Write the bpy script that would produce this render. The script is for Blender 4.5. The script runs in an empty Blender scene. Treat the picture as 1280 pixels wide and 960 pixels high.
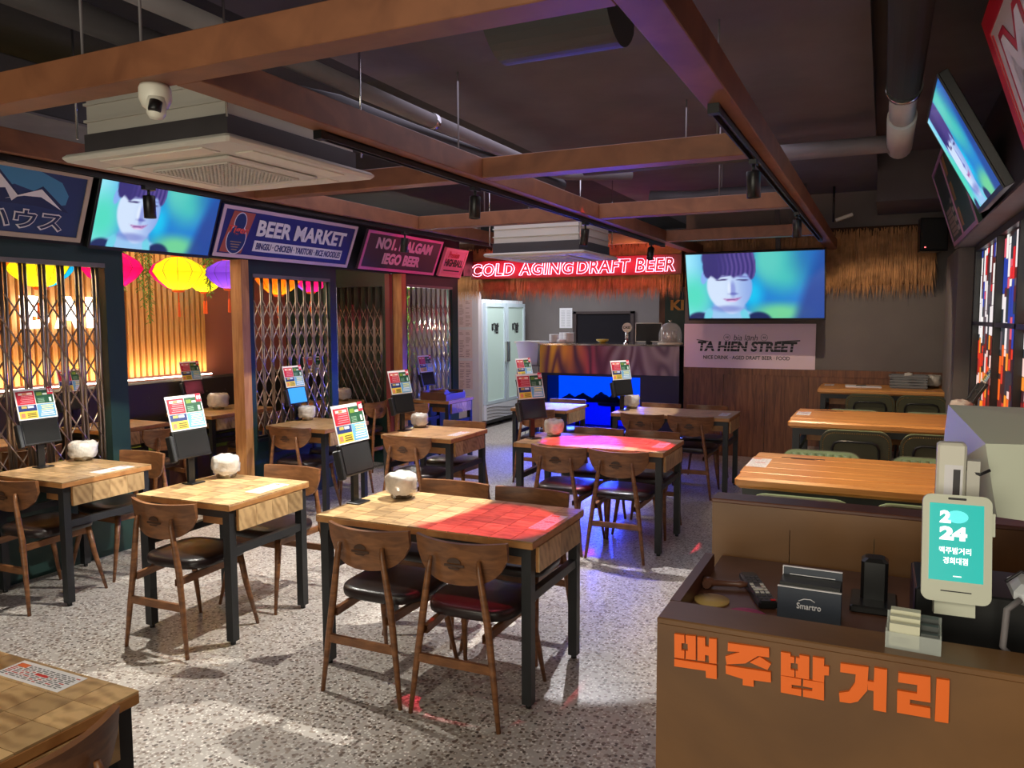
import bpy, math, random
from mathutils import Matrix, Vector
random.seed(7)
C = bpy.context.scene.collection
sc = bpy.context.scene
R_ = math.radians

# ------------------------------------------------------------------ camera
cam_d = bpy.data.cameras.new('camera')
cam = bpy.data.objects.new('camera', cam_d); C.objects.link(cam)
cam_d.sensor_width = 36.0; cam_d.lens = 980.5/1280*36.0; cam_d.clip_start = 0.05
_p, _y, _r = .0839, .4415, -.0038
_F = Vector((-math.sin(_y), math.cos(_y), 0)); _X = Vector((math.cos(_y), math.sin(_y), 0)); _U = Vector((0, 0, 1))
_F2 = _F*math.cos(_p)-_U*math.sin(_p); _U2 = _U*math.cos(_p)+_F*math.sin(_p)
_X3 = _X*math.cos(_r)+_U2*math.sin(_r); _U3 = _U2*math.cos(_r)-_X*math.sin(_r)
cam.matrix_world = Matrix(((_X3.x, _U3.x, -_F2.x, 0), (_X3.y, _U3.y, -_F2.y, 0), (_X3.z, _U3.z, -_F2.z, 1.695), (0, 0, 0, 1)))
sc.camera = cam

# ------------------------------------------------------------------ world, exposure
w = bpy.data.worlds.new('world'); sc.world = w; w.use_nodes = True
w.node_tree.nodes['Background'].inputs[0].default_value = (.5, .5, .6, 1)
w.node_tree.nodes['Background'].inputs[1].default_value = 0.03
sc.view_settings.view_transform = 'Standard'; sc.view_settings.look = 'None'
sc.view_settings.exposure = 0.45; sc.view_settings.gamma = 1.0
sc.view_settings.use_curve_mapping = False
sc.cycles.max_bounces = 6

def area(name, loc, rot, size, energy, col, sy=None, spread=180):
    l = bpy.data.lights.new(name, 'AREA'); l.energy = energy; l.color = col; l.size = size
    if sy: l.shape = 'RECTANGLE'; l.size_y = sy
    l.spread = R_(spread)
    o = bpy.data.objects.new(name, l); o.location = loc; o.rotation_euler = rot; C.objects.link(o); return o
def spot(name, loc, target, energy, col, angle, blend=.15, rad=.015):
    l = bpy.data.lights.new(name, 'SPOT'); l.energy = energy; l.color = col; l.spot_size = R_(angle); l.spot_blend = blend; l.shadow_soft_size = rad
    o = bpy.data.objects.new(name, l); o.location = loc; C.objects.link(o)
    d = Vector(target)-Vector(loc); o.rotation_euler = d.to_track_quat('-Z', 'Y').to_euler(); return o
def point(name, loc, energy, col, rad=.05):
    l = bpy.data.lights.new(name, 'POINT'); l.energy = energy; l.color = col; l.shadow_soft_size = rad
    o = bpy.data.objects.new(name, l); o.location = loc; C.objects.link(o); return o

# ceiling lamp and added softbox behind the camera, lamps of the kitchen and passage
area('rear_fill_softbox', (-.8, -2.85, 1.5), (R_(93), 0, 0), 4.5, 95, (1, .93, .76), 2.4)  # unseen softbox added as fill for counter, chair backs and beam undersides
area('entrance_ceiling_lamp', (-.4, -.9, 2.9), (R_(30), 0, 0), 1.4, 34, (1, .93, .74))
area('room_fill', (-2.3, 5.0, 3.05), (0, 0, 0), 3.0, 30, (.86, .8, 1))  # overhead fill added in place of ambient light, no fixture here
area('passage_lamp', (-4.9, 10.6, 2.7), (0, 0, 0), .5, 42, (.92, .95, 1), 1.6)
area('booth_fill', (-5.9, 4.6, 3.0), (0, 0, 0), .5, 22, (1, .86, .66), 3.0)  # fill added to brighten the booth tables and tablets
area('kitchen_lamp', (-3.4, 11.3, 2.7), (0, 0, 0), .8, 8, (.9, .86, 1), 1.2)
# track spotlights and added beams
spot('track_spot_light', (-3.66, 3.1, 2.22), (-3.75, 3.35, 0), 130, (1, .97, .86), 100, .1)
spot('track_spot_light', (-2.08, 3.93, 2.22), (-3.25, 3.35, 0), 210, (1, .97, .86), 76, .08)
spot('track_spot_light', (-2.08, 5.72, 2.22), (-1.62, 4.5, 0), 170, (.98, .97, 1), 42, .1)
spot('track_spot_light', (-3.66, 5.65, 2.22), (-3.9, 5.7, 0), 80, (1, .93, .82), 100, .1)
spot('track_spot_light', (-2.08, 7.6, 2.22), (-3.3, 7.6, 0), 70, (1, .95, .9), 80, .15)
spot('track_spot_light', (-.57, 3.84, 2.22), (-.05, 4.1, .93), 60, (1, .80, .52), 84, .3)
spot('track_spot_light', (-.57, 5.86, 2.22), (.0, 6.4, .93), 60, (1, .78, .5), 84, .3)
spot('track_spot_light', (-.50, 8.0, 2.3), (.05, 9.5, .9), 34, (1, .8, .56), 90, .3)  # beam added for the back wall end, no lamp head here
spot('track_spot_light', (-2.08, 7.6, 2.22), (-3.6, 9.5, 2.1), 26, (1, .5, .3), 95, .4)  # second beam from the same head, added to brighten the straw
spot('track_spot_light', (-2.3, .6, 2.35), (-2.1, 1.0, .75), 30, (1, .95, .75), 85, .3)
# red effect lamps
spot('red_spot_light', (-1.60, 3.22, 3.05), (-1.64, 3.21, .75), 360, (1, .03, .08), 18, .35)
spot('red_spot_light', (-1.85, 5.35, 3.05), (-1.86, 5.60, .75), 560, (1, .03, .07), 18, .12).scale = (1.45, 1, 1)
spot('red_spot_light', (-2.05, 7.4, 2.32), (-3.2, 5.65, .75), 50, (1, .05, .1), 16, .15)
spot('red_spot_light', (-3.66, 7.3, 2.32), (-4.95, 7.9, 2.45), 14, (1, .03, .2), 70, .4)
area('neon_glow', (-3.6, 9.12, 2.33), (R_(90), 0, 0), 2.4, 9, (1, .03, .10), .2)

# ------------------------------------------------------------------ materials
def lin(c): c /= 255.0; return c/12.92 if c <= .04045 else ((c+.055)/1.055)**2.4
def S(r, g, b): return (lin(r), lin(g), lin(b), 1)
def nm(name):
    m = bpy.data.materials.new(name); m.use_nodes = True; return m, m.node_tree.nodes, m.node_tree.links, m.node_tree.nodes['Principled BSDF']
def mat(name, col, rough=.5, metal=0, em=0, emc=None, var=0.0, vs=6, bump=0, bs=40, coat=0, alpha=1, trans=0):
    m, n, l, b = nm(name)
    b.inputs['Base Color'].default_value = col; b.inputs['Roughness'].default_value = rough; b.inputs['Metallic'].default_value = metal
    if coat: b.inputs['Coat Weight'].default_value = coat
    if trans: b.inputs['Transmission Weight'].default_value = trans; b.inputs['IOR'].default_value = 1.1
    if alpha < 1: b.inputs['Alpha'].default_value = alpha
    if em: b.inputs['Emission Color'].default_value = emc or col; b.inputs['Emission Strength'].default_value = em
    if var or bump:
        tc = n.new('ShaderNodeTexCoord')
    if var:
        t = n.new('ShaderNodeTexNoise'); t.inputs['Scale'].default_value = vs; t.inputs['Detail'].default_value = 6
        l.new(tc.outputs['Object'], t.inputs['Vector'])
        r = n.new('ShaderNodeMapRange'); r.inputs[1].default_value = .3; r.inputs[2].default_value = .7; r.inputs[3].default_value = 1-var; r.inputs[4].default_value = 1+var
        l.new(t.outputs['Fac'], r.inputs[0])
        x = n.new('ShaderNodeVectorMath'); x.operation = 'SCALE'; x.inputs[0].default_value = col[:3]
        l.new(r.outputs[0], x.inputs['Scale']); l.new(x.outputs[0], b.inputs['Base Color'])
    if bump:
        t2 = n.new('ShaderNodeTexNoise'); t2.inputs['Scale'].default_value = bs; t2.inputs['Detail'].default_value = 4
        l.new(tc.outputs['Object'], t2.inputs['Vector'])
        bm = n.new('ShaderNodeBump'); bm.inputs['Strength'].default_value = bump; bm.inputs['Distance'].default_value = .01
        l.new(t2.outputs['Fac'], bm.inputs['Height']); l.new(bm.outputs[0], b.inputs['Normal'])
    return m
def wood(name, c1, c2, scale=(1, 1, 1), ws=14, rough=.45, rnd=False, ringy=False):
    m, n, l, b = nm(name)
    tc = n.new('ShaderNodeTexCoord'); mp = n.new('ShaderNodeMapping'); mp.inputs['Scale'].default_value = scale
    l.new(tc.outputs['Object'], mp.inputs['Vector'])
    src = mp.outputs[0]
    oi = n.new('ShaderNodeObjectInfo')
    if rnd:
        sc_ = n.new('ShaderNodeVectorMath'); sc_.operation = 'SCALE'; sc_.inputs[0].default_value = (7, 13, 5); l.new(oi.outputs['Random'], sc_.inputs['Scale'])
        ad = n.new('ShaderNodeVectorMath'); l.new(src, ad.inputs[0]); l.new(sc_.outputs[0], ad.inputs[1]); src = ad.outputs[0]
    t = n.new('ShaderNodeTexNoise'); t.inputs['Scale'].default_value = ws; t.inputs['Detail'].default_value = 5; t.inputs['Distortion'].default_value = .8
    l.new(src, t.inputs['Vector'])
    fac = t.outputs['Fac']
    if ringy:
        wv = n.new('ShaderNodeTexWave'); wv.wave_type = 'RINGS'; wv.inputs['Scale'].default_value = ws*.9; wv.inputs['Distortion'].default_value = 6; wv.inputs['Detail'].default_value = 2
        l.new(src, wv.inputs['Vector']); mx0 = n.new('ShaderNodeMath'); mx0.operation = 'MULTIPLY_ADD'; mx0.inputs[1].default_value = .22
        l.new(wv.outputs['Fac'], mx0.inputs[0]); l.new(fac, mx0.inputs[2]); fac = mx0.outputs[0]
    r = n.new('ShaderNodeValToRGB'); r.color_ramp.elements[0].position = .33; r.color_ramp.elements[1].position = .68
    r.color_ramp.elements[0].color = c1; r.color_ramp.elements[1].color = c2
    l.new(fac, r.inputs[0]); out = r.outputs[0]
    if rnd:
        mr = n.new('ShaderNodeMapRange'); mr.inputs[3].default_value = .66; mr.inputs[4].default_value = 1.3; l.new(oi.outputs['Random'], mr.inputs[0])
        v = n.new('ShaderNodeVectorMath'); v.operation = 'SCALE'; l.new(out, v.inputs[0]); l.new(mr.outputs[0], v.inputs['Scale']); out = v.outputs[0]
    l.new(out, b.inputs['Base Color']); b.inputs['Roughness'].default_value = rough
    return m
def attr_mat(name, rough=.5, em=0, emonly=False):
    m, n, l, b = nm(name)
    a = n.new('ShaderNodeVertexColor'); a.layer_name = 'Col'
    b.inputs['Roughness'].default_value = rough
    if emonly:
        b.inputs['Base Color'].default_value = (.02, .02, .02, 1)
        l.new(a.outputs[0], b.inputs['Emission Color']); b.inputs['Emission Strength'].default_value = em
    else:
        l.new(a.outputs[0], b.inputs['Base Color'])
        if em: l.new(a.outputs[0], b.inputs['Emission Color']); b.inputs['Emission Strength'].default_value = em
    return m
def terrazzo():
    m, n, l, b = nm('terrazzo')
    tc = n.new('ShaderNodeTexCoord')
    nz = n.new('ShaderNodeTexNoise'); nz.inputs['Scale'].default_value = 2.2; nz.inputs['Detail'].default_value = 3
    l.new(tc.outputs['Object'], nz.inputs['Vector'])
    cr = n.new('ShaderNodeValToRGB'); cr.color_ramp.elements[0].color = S(160, 152, 146); cr.color_ramp.elements[1].color = S(180, 173, 167)
    l.new(nz.outputs['Fac'], cr.inputs[0]); cur = cr.outputs[0]
    for sc_, thr, lo, hi, sel in ((48, .42, S(116, 104, 97), S(152, 138, 128), .5), (75, .40, S(180, 174, 168), S(222, 218, 212), .35), (42, .30, S(104, 86, 76), S(78, 72, 70), .2), (24, .22, S(120, 96, 84), S(96, 92, 90), .12)):
        dn = n.new('ShaderNodeTexNoise'); dn.inputs['Scale'].default_value = 60; l.new(tc.outputs['Object'], dn.inputs['Vector'])
        mx = n.new('ShaderNodeVectorMath'); mx.operation = 'MULTIPLY_ADD'; mx.inputs[1].default_value = (.012, .012, 0)
        l.new(dn.outputs['Color'], mx.inputs[0]); l.new(tc.outputs['Object'], mx.inputs[2])
        v = n.new('ShaderNodeTexVoronoi'); v.voronoi_dimensions = '2D'; v.inputs['Scale'].default_value = sc_; l.new(mx.outputs[0], v.inputs['Vector'])
        lt = n.new('ShaderNodeMath'); lt.operation = 'LESS_THAN'; lt.inputs[1].default_value = thr; l.new(v.outputs['Distance'], lt.inputs[0])
        sp = n.new('ShaderNodeSeparateColor'); l.new(v.outputs['Color'], sp.inputs[0])
        s2 = n.new('ShaderNodeMath'); s2.operation = 'LESS_THAN'; s2.inputs[1].default_value = sel; l.new(sp.outputs[0], s2.inputs[0])
        mu = n.new('ShaderNodeMath'); mu.operation = 'MULTIPLY'; l.new(lt.outputs[0], mu.inputs[0]); l.new(s2.outputs[0], mu.inputs[1])
        c2 = n.new('ShaderNodeMix'); c2.data_type = 'RGBA'; c2.inputs[6].default_value = lo; c2.inputs[7].default_value = hi; l.new(sp.outputs[1], c2.inputs[0])
        c3 = n.new('ShaderNodeMix'); c3.data_type = 'RGBA'; l.new(mu.outputs[0], c3.inputs[0]); l.new(cur, c3.inputs[6]); l.new(c2.outputs[2], c3.inputs[7]); cur = c3.outputs[2]
    l.new(cur, b.inputs['Base Color']); b.inputs['Roughness'].default_value = .32
    return m
M = {}
M['floor'] = terrazzo()
M['ceil'] = mat('grey_ceiling_paint', S(92, 86, 90), .85, var=.12, vs=3, bump=.4, bs=8)
M['ceil_dark'] = mat('black_ceiling_paint', S(34, 34, 33), .9, var=.15, vs=3, bump=.4, bs=8)
M['beam'] = wood('brown_beam_wood', S(112, 68, 44), S(138, 88, 58), (1, 1, 1), 5, .5)
M['wall_grey'] = mat('grey_wall_plaster', S(112, 104, 102), .8, var=.07, vs=2.5, bump=.15, bs=60)
M['wall_pink'] = mat('terracotta_wall_paint', S(168, 104, 84), .8)
M['wall_dark'] = mat('dark_wall_paint', S(44, 42, 46), .8)
M['wainscot'] = wood('wainscot_wood', S(92, 54, 36), S(134, 86, 56), (7, 7, .6), 5, .5)
M['green'] = mat('dark_green_paint', S(22, 50, 46), .5, var=.08)
M['steel'] = mat('gate_steel', S(170, 155, 145), .28, 1)
M['chrome'] = mat('chrome', S(210, 210, 210), .12, 1)
M['post_wood'] = wood('light_post_wood', S(160, 108, 62), S(196, 142, 90), (4, 4, .5), 6, .5)
M['chair_wood'] = wood('chair_walnut', S(100, 62, 36), S(138, 90, 54), (1.2, 1.2, 5), 7, .38)
M['seat'] = mat('black_seat_vinyl', S(34, 24, 24), .32, bump=.08, bs=250)
M['logo'] = mat('dark_logo_print', S(66, 42, 28), .5)
M['black'] = mat('black_metal', S(32, 33, 35), .45, 0)
M['plastic'] = mat('black_plastic', S(22, 22, 23), .35)
M['block'] = wood('butcher_block', S(136, 104, 68), S(186, 152, 108), (1, 1, 1), 9, .36, rnd=True, ringy=True)
M['board'] = wood('tabletop_edge_wood', S(156, 104, 58), S(186, 132, 78), (1, 1, 1), 10, .42)
M['plank'] = wood('honey_plank_wood', S(192, 124, 60), S(220, 158, 88), (.6, 9, 9), 4, .33)
M['white'] = mat('white_plastic', S(214, 210, 196), .4)
M['offwhite'] = mat('painted_white_metal', S(200, 196, 186), .5)
M['grill_dark'] = mat('grille_shadow', S(90, 84, 72), .7)
M['duct'] = mat('grey_duct', S(66, 62, 64), .6, var=.1)
M['duct_grey'] = mat('light_duct', S(112, 106, 108), .6, var=.1)
M['pvc'] = mat('white_pvc', S(176, 176, 172), .45)
M['print'] = attr_mat('printed_card', .45)
M['screen'] = attr_mat('lit_screen', .2, .78, True)
M['poster'] = attr_mat('backlit_poster', .3, .75, True)
def silk():
    m, n, l, b = nm('silk_lantern'); a = n.new('ShaderNodeVertexColor'); a.layer_name = 'Col'
    tr = n.new('ShaderNodeBsdfTranslucent'); em = n.new('ShaderNodeEmission'); em.inputs[1].default_value = .16; ad = n.new('ShaderNodeAddShader')
    l.new(a.outputs[0], tr.inputs[0]); l.new(a.outputs[0], em.inputs[0]); l.new(tr.outputs[0], ad.inputs[0]); l.new(em.outputs[0], ad.inputs[1])
    l.new(ad.outputs[0], n['Material Output'].inputs[0]); return m
M['lantern'] = silk()
M['bag'] = mat('thin_plastic_bag', S(206, 200, 192), .25, var=.12, vs=30, bump=.5, bs=38, coat=.4, alpha=.9)
M['metal_bowl'] = mat('stainless_bowl', S(170, 166, 160), .25, 1)
M['neon'] = mat('neon_tube', (1, .5, .6, 1), .4, em=5, emc=(1, .22, .32, 1))
M['neon_red'] = mat('red_neon_halo_board', S(84, 6, 12), .5, em=.0)
M['straw'] = mat('dry_straw', S(172, 122, 76), .7, var=.35, vs=9)
M['straw_back'] = mat('straw_backing', S(70, 44, 28), .9)
M['letter_white'] = mat('lit_letter', (1, 1, 1, 1), .5, em=3, emc=(1, .97, .9, 1))
M['led'] = mat('led_strip', (1, 1, 1, 1), .5, em=9, emc=(1, .93, .8, 1))
M['slat'] = wood('oak_slat', S(196, 140, 80), S(226, 174, 110), (8, 8, .8), 5, .5)
M['booth'] = mat('dark_vinyl_bench', S(52, 44, 40), .42, bump=.05, bs=200)
M['lime'] = mat('lime_vinyl', S(120, 140, 46), .45)
M['lounge'] = mat('sage_green_vinyl', S(120, 140, 104), .4)
M['lounge_back'] = mat('olive_vinyl', S(78, 80, 58), .45)
M['brass'] = mat('brass_studs', S(190, 150, 80), .3, 1)
M['orange'] = mat('orange_letter', S(240, 108, 22), .5)
M['counter'] = wood('varnished_counter_wood', S(96, 64, 34), S(122, 84, 46), (1, 1, 1), 2.2, .38)
M['counter_in'] = wood('counter_interior', S(84, 50, 38), S(104, 66, 48), (1, 1, 1), 3, .4)
M['leaf'] = mat('green_leaf', S(96, 140, 40), .5, var=.3)
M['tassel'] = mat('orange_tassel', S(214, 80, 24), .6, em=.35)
M['glass_door'] = mat('frosted_fridge_glass', S(160, 178, 170), .35, em=.16, emc=S(200, 225, 215))
M['white_glossy'] = mat('white_enamel', S(214, 216, 220), .3)
M['china'] = mat('white_china', S(206, 202, 206), .3)
M['glass'] = mat('clear_acrylic', (.9, .9, .9, 1), .08, alpha=.28)
M['red_board'] = mat('red_sign_paint', S(190, 20, 30), .45)
M['blue_lit'] = mat('azure_glow', (0, .1, 1, 1), .4, em=.8, emc=(.0, .14, 1, 1))
M['blue_low'] = mat('deep_blue_glow', (0, .05, 1, 1), .4, em=.62, emc=(.0, .008, 1, 1))  # azure above and deep blue below put the niche's reflection into the glow
M['blue_in'] = mat('niche_lining', S(60, 90, 210), .25)
def steel_wavy():  # swirling reflections of the room painted as colour bands on the steel
    m, n, l, b = nm('steel_painted_reflections'); b.inputs['Metallic'].default_value = .35; b.inputs['Roughness'].default_value = .22
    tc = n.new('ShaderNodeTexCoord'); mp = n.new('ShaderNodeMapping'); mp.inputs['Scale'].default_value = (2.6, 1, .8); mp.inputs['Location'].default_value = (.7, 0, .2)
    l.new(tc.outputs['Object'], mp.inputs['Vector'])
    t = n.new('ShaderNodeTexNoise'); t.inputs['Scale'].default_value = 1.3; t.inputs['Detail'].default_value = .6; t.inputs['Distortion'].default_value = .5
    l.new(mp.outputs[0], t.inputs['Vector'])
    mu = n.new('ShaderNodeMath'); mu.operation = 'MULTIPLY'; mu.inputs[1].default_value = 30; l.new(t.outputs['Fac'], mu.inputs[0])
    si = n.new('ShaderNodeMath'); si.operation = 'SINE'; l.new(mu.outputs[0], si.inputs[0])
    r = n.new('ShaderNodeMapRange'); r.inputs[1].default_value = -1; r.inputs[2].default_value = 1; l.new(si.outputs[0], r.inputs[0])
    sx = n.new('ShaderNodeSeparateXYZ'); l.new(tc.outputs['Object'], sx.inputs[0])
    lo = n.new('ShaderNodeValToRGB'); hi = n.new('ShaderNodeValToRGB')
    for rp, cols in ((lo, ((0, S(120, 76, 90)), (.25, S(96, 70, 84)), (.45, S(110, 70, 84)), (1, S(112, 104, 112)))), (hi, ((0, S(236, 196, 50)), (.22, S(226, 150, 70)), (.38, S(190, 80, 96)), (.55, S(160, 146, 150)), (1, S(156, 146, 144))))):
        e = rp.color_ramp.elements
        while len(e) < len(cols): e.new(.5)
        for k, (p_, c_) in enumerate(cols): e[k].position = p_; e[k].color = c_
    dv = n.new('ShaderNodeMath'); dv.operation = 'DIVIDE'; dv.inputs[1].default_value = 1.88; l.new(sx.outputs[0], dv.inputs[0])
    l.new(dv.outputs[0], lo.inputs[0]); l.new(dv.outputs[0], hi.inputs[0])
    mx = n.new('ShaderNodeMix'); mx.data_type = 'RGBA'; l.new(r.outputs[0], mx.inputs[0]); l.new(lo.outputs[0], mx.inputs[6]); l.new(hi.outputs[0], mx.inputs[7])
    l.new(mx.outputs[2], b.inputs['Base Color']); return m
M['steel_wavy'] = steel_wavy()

# ------------------------------------------------------------------ mesh helpers
class MB:
    def __init__(s): s.v = []; s.f = []; s.c = []; s.sm = []
    def add(s, vs, fs, col=None, smooth=False, m=None):
        k = len(s.v)
        if m is not None: vs = [tuple(m @ Vector(v)) for v in vs]
        s.v += [tuple(v) for v in vs]; s.f += [tuple(i+k for i in f) for f in fs]
        s.c += [col]*len(fs); s.sm += [smooth]*len(fs); return s
    def box(s, x0, x1, y0, y1, z0, z1, col=None, m=None):
        return s.add([(x0, y0, z0), (x1, y0, z0), (x1, y1, z0), (x0, y1, z0), (x0, y0, z1), (x1, y0, z1), (x1, y1, z1), (x0, y1, z1)],
                     [(0, 3, 2, 1), (4, 5, 6, 7), (0, 1, 5, 4), (1, 2, 6, 5), (2, 3, 7, 6), (3, 0, 4, 7)], col, m=m)
    def bbox(s, x0, x1, y0, y1, z0, z1, b=.004, col=None, m=None):
        # bevelled box: chamfer on all edges via 3 cross sections
        vs = []; fs = []
        for z, d in ((z0, b), (z0+b, 0), (z1-b, 0), (z1, b)):
            e = b if d == 0 else b+0
            X0, X1, Y0, Y1 = x0+d, x1-d, y0+d, y1-d
            k = b*.9
            vs += [(X0+k, Y0, z), (X1-k, Y0, z), (X1, Y0+k, z), (X1, Y1-k, z), (X1-k, Y1, z), (X0+k, Y1, z), (X0, Y1-k, z), (X0, Y0+k, z)]
        for r in range(3):
            for i in range(8):
                j = (i+1) % 8; fs.append((r*8+i, r*8+j, r*8+8+j, r*8+8+i))
        fs.append(tuple(range(7, -1, -1))); fs.append(tuple(range(24, 32)))
        return s.add(vs, fs, col, m=m)
    def tube(s, p0, p1, r0, r1=None, n=10, col=None, cap=True, m=None):
        if r1 is None: r1 = r0
        p0 = Vector(p0); p1 = Vector(p1); d = (p1-p0).normalized()
        a = d.orthogonal().normalized(); b = d.cross(a)
        vs = []
        for p, r in ((p0, r0), (p1, r1)):
            for i in range(n):
                t = 2*math.pi*i/n; vs.append(p+a*math.cos(t)*r+b*math.sin(t)*r)
        fs = [(i, (i+1) % n, n+(i+1) % n, n+i) for i in range(n)]
        s.add(vs, fs, col, True, m)
        if cap:
            k = len(s.v)-2*n
            s.f += [tuple(k+i for i in range(n-1, -1, -1)), tuple(k+n+i for i in range(n))]; s.c += [col]*2; s.sm += [False]*2
        return s
    def path(s, pts, r, n=8, col=None, m=None):
        pts = [Vector(p) for p in pts]; rs = r if isinstance(r, (list, tuple)) else [r]*len(pts)
        vs = []; prev = None
        for i, p in enumerate(pts):
            d = (pts[min(i+1, len(pts)-1)]-pts[max(i-1, 0)]).normalized()
            a = d.orthogonal().normalized() if prev is None else (prev-d*prev.dot(d)).normalized()
            prev = a; b = d.cross(a)
            for k in range(n):
                t = 2*math.pi*k/n; vs.append(p+a*math.cos(t)*rs[i]+b*math.sin(t)*rs[i])
        fs = []
        for i in range(len(pts)-1):
            for k in range(n):
                j = (k+1) % n; fs.append((i*n+k, i*n+j, i*n+n+j, i*n+n+k))
        fs.append(tuple(range(n-1, -1, -1))); e = (len(pts)-1)*n; fs.append(tuple(e+i for i in range(n)))
        return s.add(vs, fs, col, True, m)
    def lathe(s, prof, c=(0, 0, 0), n=20, col=None, m=None, smooth=True):
        vs = []; fs = []
        for r, z in prof:
            for i in range(n):
                t = 2*math.pi*i/n; vs.append((c[0]+r*math.cos(t), c[1]+r*math.sin(t), c[2]+z))
        for k in range(len(prof)-1):
            for i in range(n):
                j = (i+1) % n; fs.append((k*n+i, k*n+j, k*n+n+j, k*n+n+i))
        if prof[0][0] > 1e-6: fs.append(tuple(range(n-1, -1, -1)))
        if prof[-1][0] > 1e-6: e = (len(prof)-1)*n; fs.append(tuple(e+i for i in range(n)))
        return s.add(vs, fs, col, smooth, m)
    def prism(s, poly, z0, z1, col=None, m=None):
        n = len(poly); vs = [(x, y, z0) for x, y in poly]+[(x, y, z1) for x, y in poly]
        fs = [tuple(range(n-1, -1, -1)), tuple(range(n, 2*n))]+[(i, (i+1) % n, n+(i+1) % n, n+i) for i in range(n)]
        return s.add(vs, fs, col, m=m)
    def rect(s, x0, x1, y0, y1, z, col):
        return s.add([(x0, y0, z), (x1, y0, z), (x1, y1, z), (x0, y1, z)], [(0, 1, 2, 3)], col)
    def mesh(s, name, material):
        me = bpy.data.meshes.new(name); me.from_pydata(s.v, [], s.f); me.materials.append(material)
        me.polygons.foreach_set('use_smooth', s.sm)
        if any(c is not None for c in s.c):
            a = me.color_attributes.new('Col', 'FLOAT_COLOR', 'CORNER'); buf = []
            for f, c in zip(s.f, s.c): buf += list(c or (1, 1, 1, 1))*len(f)
            a.data.foreach_set('color', buf)
        me.update(); return me
    def build(s, name, material, parent=None, m=None):
        o = bpy.data.objects.new(name, s.mesh(name, material)); C.objects.link(o)
        if parent: o.parent = parent
        if m is not None: o.matrix_local = m
        return o
def tag(o, label, cat, group=None, kind=None):
    if label: o['label'] = label
    if cat: o['category'] = cat
    if group: o['group'] = group
    if kind: o['kind'] = kind
    return o
def thing(name, label, cat, loc=(0, 0, 0), rz=0, group=None, m=None):
    o = bpy.data.objects.new(name, None); o.empty_display_size = .1; C.objects.link(o)
    if m is not None: o.matrix_world = m
    else: o.location = loc; o.rotation_euler = (0, 0, rz)
    return tag(o, label, cat, group)
def struct(name, mb, m, parent=None):
    o = mb.build(name, m, parent)
    if not parent: o['kind'] = 'structure'
    return o
def inst(o, parent, m=None):
    c = o.copy(); C.objects.link(c); c.parent = parent
    if m is not None: c.matrix_local = m
    return c
def kids(o): return [x for x in C.objects if x.parent == o]
KC = {}
def copy_tree(o, parent=None):
    c = o.copy(); C.objects.link(c); c.parent = parent
    for ch in KC[o.name] if o.name in KC else []: copy_tree(ch, c)
    return c
def reg(o):
    ch = [x for x in bpy.data.objects if x.parent == o]
    if ch:
        KC[o.name] = ch
        for x in ch: reg(x)
def dup(o, loc, rz, label, group=None):
    c = copy_tree(o); c.location = loc; c.rotation_euler = (0, 0, rz); c['label'] = label
    if group: c['group'] = group
    return c
def frame(origin, right, up):
    r = Vector(right).normalized(); u = Vector(up).normalized(); n = r.cross(u)
    return Matrix(((r.x, u.x, n.x, origin[0]), (r.y, u.y, n.y, origin[1]), (r.z, u.z, n.z, origin[2]), (0, 0, 0, 1)))
def text_mesh(s, bold=0, shear=0, outline=0, ext=.0, sp=1.0):
    c = bpy.data.curves.new('t', 'FONT'); c.body = s; c.size = 1; c.offset = bold; c.shear = shear; c.space_character = sp
    c.resolution_u = 3
    if outline: c.fill_mode = 'NONE'; c.bevel_depth = outline; c.bevel_resolution = 1
    else: c.extrude = ext
    o = bpy.data.objects.new('t', c); C.objects.link(o)
    dg = bpy.context.evaluated_depsgraph_get(); dg.update()
    me = bpy.data.meshes.new_from_object(o.evaluated_get(dg))
    bpy.data.objects.remove(o); bpy.data.curves.remove(c); return me
def text(name, s, material, parent, x0, x1, y0, y1, z=.003, bold=.02, shear=0, outline=0, depth=.002, col=None, m=None, sp=1.0):
    me = text_mesh(s, bold, shear, outline, 0 if outline else .01, sp)
    vs = me.vertices
    if not len(vs): return None
    ax = min(v.co.x for v in vs); bx = max(v.co.x for v in vs); ay = min(v.co.y for v in vs); by = max(v.co.y for v in vs)
    az = min(v.co.z for v in vs); bz = max(v.co.z for v in vs)
    for v in vs:
        v.co.x = x0+(v.co.x-ax)/(bx-ax)*(x1-x0); v.co.y = y0+(v.co.y-ay)/(by-ay)*(y1-y0); v.co.z = z+(v.co.z-az)/max(1e-6, bz-az)*depth
    me.name = name; me.materials.clear(); me.materials.append(material)
    o = bpy.data.objects.new(name, me); C.objects.link(o); o.parent = parent
    if m is not None: o.matrix_local = m
    return o
WH = mat('white_print_ink', S(225, 222, 226), .5); DK = mat('black_print_ink', S(30, 26, 30), .5)
PINKINK = mat('pale_pink_ink', S(220, 170, 196), .5); RED = mat('red_print_ink', S(205, 30, 40), .5)

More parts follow.
